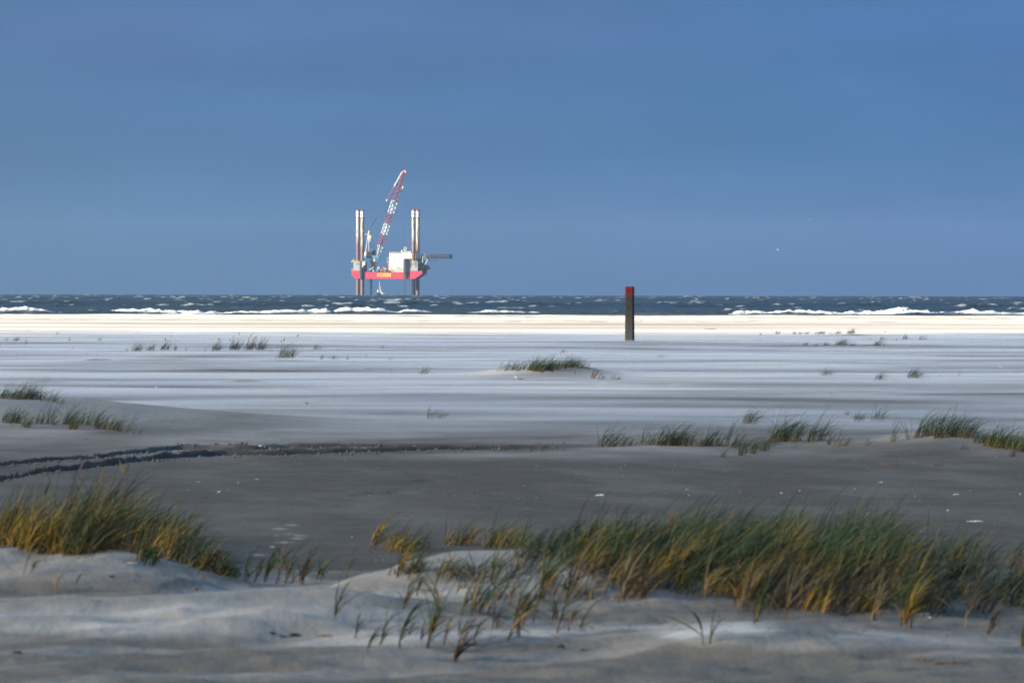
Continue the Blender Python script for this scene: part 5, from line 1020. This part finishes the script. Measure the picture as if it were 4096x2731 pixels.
# ------------------------------------------------------------------ shells, driftwood and crumbs
def make_litter():
    shell_m = paint('shell_white', (.60, .58, .54), .4, .4, (.4, .36, .3), 30); tan_m = paint('shell_tan', (.40, .30, .20), .5, .4, None, 30)
    wood_m = paint('wet_wood', (.035, .028, .022), .8, .4, None, 20); bark_m = paint('bark_brown', (.13, .09, .06), .85, .5, None, 20)
    def valve(c, L_, mat, lab, grp, seed, long=False):
        r = np.random.default_rng(seed); V = []; fs = []; nu, nv = 8, 4; wy = L_ * (.22 if long else .42); hz = L_ * (.12 if long else .28)
        for j in range(nv + 1):
            q = j / nv
            for i in range(nu):
                a = 2 * math.pi * i / nu; V.append((math.cos(a) * q * L_ / 2 * (1 + .08 * math.cos(3 * a)), math.sin(a) * q * wy, hz * (1 - q ** 1.7) + .004 * math.cos(i * 2.2) * q * (L_ / .05)))
        for j in range(nv):
            for i in range(nu): fs.append((j * nu + i, (j + 1) * nu + i, (j + 1) * nu + (i + 1) % nu, j * nu + (i + 1) % nu))
        o = mesh_np('shell', np.array(V), fs, mat, smooth=True, loc=(c[0], c[1], c[2] - .002)); o.rotation_euler = (r.normal(0, .35) + .25, r.normal(0, .2), r.normal(0, .5)); tag(o, lab, 'shell', grp)
    GS = 'small white shells scattered on the sand'; LG = 'small white shell fragment lying on the open sand'
    rows = [(876, 1967, 20, 'bright white shell cluster piece right of the near left clump', 0), (868, 1972, 10, LG, 0), (952, 1930, 22, 'bluish white shell lying below the tyre ruts', 1), (1030, 1917, 26, 'tan oval shell below the tyre ruts', 2), (792, 1926, 16, 'thin pale shell just below the tyre ruts', 1), (756, 1960, 10, LG, 0), (1089, 2187, 36, 'long white shell above the dip between the near dunes', 1),
        (2306, 1892, 18, 'tan flat shell on the bare sand in the centre', 2), (2145, 1992, 28, 'pale flat shell behind the near right grass', 1), (2395, 1981, 52, 'long white shell behind the near right grass', 1), (2747, 1957, 20, 'pale shell at the left of the shell scatter', 1), (2755, 1981, 12, LG, 0), (3199, 1962, 14, LG, 0), (3125, 1971, 14, LG, 0), (3821, 1978, 44, 'long white razor shell near the right edge', 1), (4083, 1975, 22, 'white shell touching the right edge of the photo', 1), (3791, 2041, 16, LG, 0), (3420, 1955, 10, LG, 0), (3520, 1930, 40, 'faint tan shell strip on the right sand', 2), (2960, 1966, 10, LG, 0), (3880, 1962, 10, LG, 0), (3660, 1984, 9, LG, 0), (3000, 1990, 8, LG, 0), (2660, 1972, 9, LG, 0),
        (692, 1713, 14, 'white shell on the sand right of the left dune', 0), (1042, 1787, 18, 'pale shell at the edge of the upper tyre rut', 0), (1058, 1787, 10, LG, 0), (625, 1549, 12, LG, 0), (2203, 1413, 14, 'white shell behind the middle mound', 1), (1894, 1411, 14, LG, 1), (1593, 1415, 10, LG, 1), (4006, 1468, 22, 'white stick-like shell far right on the blown sand', 1), (2062, 1510, 18, 'pale shell lump left in front of the middle mound', 0), (3560, 1525, 8, LG, 0), (3905, 1500, 12, LG, 1), (620, 1925, 7, LG, 0), (830, 2010, 7, LG, 0), (1480, 1980, 8, LG, 0), (1910, 1960, 7, LG, 0), (2500, 1860, 9, LG, 0), (2900, 1880, 8, LG, 0), (3720, 2470, 20, 'round white shell at the foot of the right grass', 0)]
    pts = cast([q[0] for q in rows], [q[1] for q in rows])
    for k, (q, c) in enumerate(zip(rows, pts)):
        valve(c, q[2] * (.8 if c[1] < 70 else 1) * c[1] / F, tan_m if q[4] == 2 else shell_m, q[3], GS if q[3] is LG else None, 400 + k, q[4] > 0)
    def chunk(c, L_, wy, hz, mat, name, cat, lab, seed, rz=0.0, grp=None):
        """an irregular lump or stick built from jittered rings"""
        r = np.random.default_rng(seed); nu, ns = 7, 7; V = []; fs = []
        for j in range(ns + 1):
            q = j / ns; s_ = math.sin(math.pi * (0.06 + .88 * q)) ** .6 * r.uniform(.7, 1.2)
            for i in range(nu):
                a = 2 * math.pi * i / nu; V.append(((q - .5) * L_, math.cos(a) * wy * s_ * r.uniform(.8, 1.2) + .3 * wy * math.sin(5 * q + seed), (math.sin(a) * hz + hz * .35) * s_ * r.uniform(.7, 1.3)))
        for j in range(ns):
            for i in range(nu): fs.append((j * nu + i, j * nu + (i + 1) % nu, (j + 1) * nu + (i + 1) % nu, (j + 1) * nu + i))
        fs += [tuple(range(nu - 1, -1, -1)), tuple(ns * nu + i for i in range(nu))]
        o = mesh_np(name, np.array(V), fs, mat, loc=tuple(c)); o.rotation_euler = (0, 0, rz); tag(o, lab, cat, grp)
    W_ = [(1176, 2541, 52, 24, 16, wood_m, 'driftwood', 'driftwood', 'blackest lump of driftwood on the pale sand at the bottom', .1), (1130, 2543, 36, 12, 10, wood_m, 'driftwood', 'driftwood', 'small dark driftwood bit left of the blackest lump', -.2), (1088, 2532, 28, 10, 10, wood_m, 'driftwood', 'driftwood', 'leftmost dark driftwood bit of the line at the bottom', .5), (1300, 2542, 70, 14, 10, bark_m, 'driftwood', 'driftwood', 'brown driftwood strip right of the blackest lump', .05),
        (68, 2609, 40, 20, 14, wood_m, 'driftwood', 'driftwood', 'dark lump of wood in the lower left corner', 0), (2244, 2586, 44, 20, 22, wood_m, 'seaweed', 'seaweed', 'dark curl of seaweed in front of the near right dune', .4), (2330, 2600, 50, 12, 8, bark_m, 'seaweed', 'seaweed', 'brown seaweed strand right of the dark curl', .1), (3800, 2650, 130, 26, 12, bark_m, 'bark', 'bark piece', 'long flat piece of brown bark at the lower right', .1), (3690, 2640, 80, 14, 9, bark_m, 'bark', 'bark piece', 'thin brown bark strip left of the long flat piece', -.1), (3780, 2536, 30, 14, 12, bark_m, 'driftwood', 'driftwood', 'small brown lump under the orange tuft', 0), (780, 2358, 26, 14, 14, bark_m, 'driftwood', 'driftwood', 'small reddish lump on the ridge below the left dune', .3), (446, 2310, 20, 12, 14, wood_m, 'driftwood', 'driftwood', 'dark crumb on the front of the near left dune', 0), (2800, 2040, 0, 0, 0, None, '', '', '', 0),
        (520, 2250, 60, 6, 5, tan_m, 'twig', 'twig', 'pale broken twig on the front of the near left dune', -.35), (1000, 2345, 90, 12, 8, bark_m, 'twig', 'twig', 'line of brown stubble debris below the dip', 0), (1720, 2360, 70, 10, 8, bark_m, 'twig', 'twig', 'brown twig lying on the smooth dune face', .1), (2050, 2340, 80, 10, 8, tan_m, 'twig', 'twig', 'yellowish twig under the grass of the dune face', .1), (1850, 2575, 200, 7, 5, bark_m, 'twig', 'twig', 'long thin twig lying by the lowest brown sprig', -.1), (3900, 2085, 70, 5, 5, shell_m, 'stick', 'stick', 'pale curved stick behind the right grass', .05), (3600, 2495, 70, 10, 8, wood_m, 'twig', 'twig', 'dark twig at the foot of the orange tuft', .2), (540, 2262, 0, 0, 0, None, '', '', '', 0),
        (399, 1440, 110, 30, 6, wood_m, 'seaweed', 'seaweed', 'long dark strand of seaweed in front of the first dry row', .0), (3040, 1363, 12, 6, 5, wood_m, 'debris_lump', 'debris', 'dark lump at the foot of the sunlit sand', 0), (3738, 1349, 14, 8, 5, wood_m, 'debris_lump', 'debris', 'dark dash of debris far right below the sunlit sand', 0), (3540, 1326, 8, 8, 5, wood_m, 'debris_lump', 'debris', 'dark speck on the sunlit sand at right', 0), (2840, 1317, 50, 30, 5, bark_m, 'seaweed', 'seaweed', 'brown strand lying on the sunlit sand right of the pole', 0), (110, 1323, 26, 20, 5, bark_m, 'debris_lump', 'debris', 'low brown lump on the sunlit sand at far left', 0), (2564, 1280, 14, 12, 4, bark_m, 'debris_lump', 'debris', 'thin brown dash on the sunlit sand right of the pole', 0), (1478, 1480, 22, 12, 6, wood_m, 'debris_lump', 'debris', 'dark clod on the blown sand left of the lone green tuft', 0), (4016, 1407, 14, 12, 6, wood_m, 'debris_lump', 'debris', 'dark clod far right on the blown sand', 0), (1226, 1617, 16, 18, 12, bark_m, 'debris_lump', 'debris', 'brown clod in the middle of the pale blown sand', 0), (2085, 1517, 34, 14, 6, wood_m, 'debris_lump', 'debris', 'dark sliver left in front of the middle mound', 0), (3322, 1575, 10, 10, 6, wood_m, 'debris_lump', 'debris', 'dark crumb on the open sand below the rounded tuft', 0), (3560, 1858, 90, 16, 6, bark_m, 'seaweed', 'seaweed', 'brown matted strand in front of the right mound', .05), (3740, 1862, 110, 18, 7, bark_m, 'seaweed', 'seaweed', 'wide brown matted strand under the right mound', 0), (345, 1757, 10, 8, 8, bark_m, 'debris_lump', 'debris', 'reddish crumb in front of the left dune', 0)]
    W_ = [q for q in W_ if q[2]]
    pts = cast([q[0] for q in W_], [q[1] for q in W_])
    for k, (q, c) in enumerate(zip(W_, pts)):
        s_ = c[1] / F; chunk(c, q[2] * s_, max(.01, q[3] * s_ * .5), max(.004, q[4] * s_ * .5), q[5], q[6], q[7], q[8], 500 + k, q[9])
    # crumbled sand along the ruts and grit on the flat: too many to count
    r = np.random.default_rng(15); P_ = []
    for R in RUTS_W:
        n = 420; x = r.uniform(R[0, 0], R[-1, 0] - 2, n); y = np.interp(x, R[:, 0], R[:, 1]) + r.choice([-.62, .62, -.85, .9], n) + r.normal(0, .16, n); P_.append(np.stack([x, y], 1))
    A = np.concatenate(P_); sA = r.uniform(.006, .024, len(A)) * r.uniform(.4, 1.1, len(A))
    n2 = 1500; y = 36 + 26 * r.random(n2); x = r.uniform(-1, 1, n2) * .094 * y; Bp = np.stack([x, y], 1); sB = r.uniform(.002, .0075, n2) * r.uniform(.5, 1.2, n2)
    n3 = 160; y = 23 + 10 * r.random(n3); x = r.uniform(-1, 1, n3) * .094 * y; Cp = np.stack([x, y], 1); sC = r.uniform(.002, .005, n3)
    def crumbs(name, lab, P2, S_, mat):
        k = len(P2); dirs = np.array([(1, 0, 0), (0, 1, 0), (-1, 0, 0), (0, -1, 0), (0, 0, 1), (0, 0, -1)], float)
        z = Z(P2[:, 0], P2[:, 1]); c = np.stack([P2[:, 0], P2[:, 1], z + S_ * .3], 1)
        V = (c[:, None, :] + dirs[None] * S_[:, None, None] * r.uniform(.6, 1.3, (k, 6, 1))).reshape(-1, 3)
        tri = np.array([(0, 1, 4), (1, 2, 4), (2, 3, 4), (3, 0, 4), (1, 0, 5), (2, 1, 5), (3, 2, 5), (0, 3, 5)])
        o = mesh_np(name, V, (np.arange(k)[:, None, None] * 6 + tri[None]).reshape(-1, 3), mat); tag(o, lab, kind='stuff')
    crumbs('sand_crumbs', 'crumbled dark sand thrown up along the tyre ruts', A, sA, paint('damp_crumb', (.11, .095, .078), .95, .5, (.04, .034, .028), 6))
    crumbs('shell_grit', 'shell grit and dark crumbs strewn over the sand', np.concatenate([Bp, Cp]), np.concatenate([sB, sC]), paint('grit', (.07, .06, .05), .9, 1.0, (.42, .38, .32), 1.7))
make_litter()

def make_straw():
    r = np.random.default_rng(55); n = 520
    x = np.concatenate([r.uniform(1500, 2500, 240), r.uniform(2450, 4090, 220), r.uniform(0, 900, 60)]); y = np.concatenate([r.uniform(2260, 2620, 240), r.uniform(2330, 2540, 220), r.uniform(2190, 2330, 60)])
    c = cast(x, y); c[:, 2] += .012
    v, f, col = blades(c, .13, .005, 1.5, .15, .1, 'straw', 5, 55)
    az_ = r.uniform(0, 6.283, n); v = v.reshape(n, 12, 3); d = v - c[:, None]; ca, sa = np.cos(az_)[:, None], np.sin(az_)[:, None]
    v = np.stack([d[..., 0] * ca - d[..., 1] * sa, d[..., 0] * sa + d[..., 1] * ca, np.abs(d[..., 2]) * .3], -1) + c[:, None]
    v[..., 2] = np.maximum(v[..., 2], Z(v[..., 0], v[..., 1]) + .004)
    o = mesh_np('straw_litter', v.reshape(-1, 3), f, M_GRASS, attrs={'col': col * .7}); tag(o, 'dead straw and broken blades strewn on the near dunes', kind='stuff')
make_straw()

# ------------------------------------------------------------------ gulls and a buoy
def make_gull(px, py, D, span, lab, roll):
    s_ = D / F; d = _r * (px - 2048.0) + _u * (1365.5 - py) + _f * F; p = EYE + d * (D / d[1])
    g = empty('gull', tuple(p), .5); tag(g, lab, 'gull', None)
    w = paint('gull_white', (.75, .76, .76), .6, .1); k = span / 1.3
    MB().lathe([(.01, -.28 * k), (.06 * k, -.18 * k), (.085 * k, 0), (.07 * k, .12 * k), (.05 * k, .2 * k), (.012, .28 * k)], (0, 0, 0), 8, 'x').build('body', w, g, True)
    for sd in (-1, 1):
        V = [(-.12, .04, .02), (.10, .04, .02), (.10, .32, .16), (-.10, .30, .16), (.02, .66, .10), (-.10, .62, .09)]
        V = [(x * k, sd * y * k, (z + roll * sd * y) * k) for x, y, z in V] + [(x * k, sd * y * k, (z + roll * sd * y - .02) * k) for x, y, z in V]
        fs = [(0, 1, 2, 3), (3, 2, 4, 5), (9, 8, 7, 6), (11, 10, 8, 9), (0, 6, 7, 1), (1, 7, 8, 2), (2, 8, 10, 4), (4, 10, 11, 5), (5, 11, 9, 3), (3, 9, 6, 0)]
        MB().add(V, fs).build('wing', w, g)
make_gull(3111, 1000, 2600, 1.4, 'lower and brighter of two white gulls over the sea', .5)
make_gull(3239, 878, 2900, 1.3, 'higher and fainter of two white gulls over the sea', .2)
def make_buoy():
    D = 1750.0; z = sea_z(D); b = empty('buoy', (px_x(3036, D), D, z + .1)); tag(b, 'small dark buoy bobbing on the sea right of the pole', 'buoy')
    k = paint('buoy_dark', (.05, .035, .03), .6, .3); MB().lathe([(.1, -.5), (.55, -.3), (.6, .15), (.35, .4)], n=12).build('float', k, b)
    m_ = MB(); m_.cyl((0, 0, .4), (0, 0, 1.1), .14, n=8); m_.lathe([(.05, 1.05), (.32, 1.2), (.3, 1.45), (.05, 1.6)], n=10); m_.build('topmark', k, b)
make_buoy()
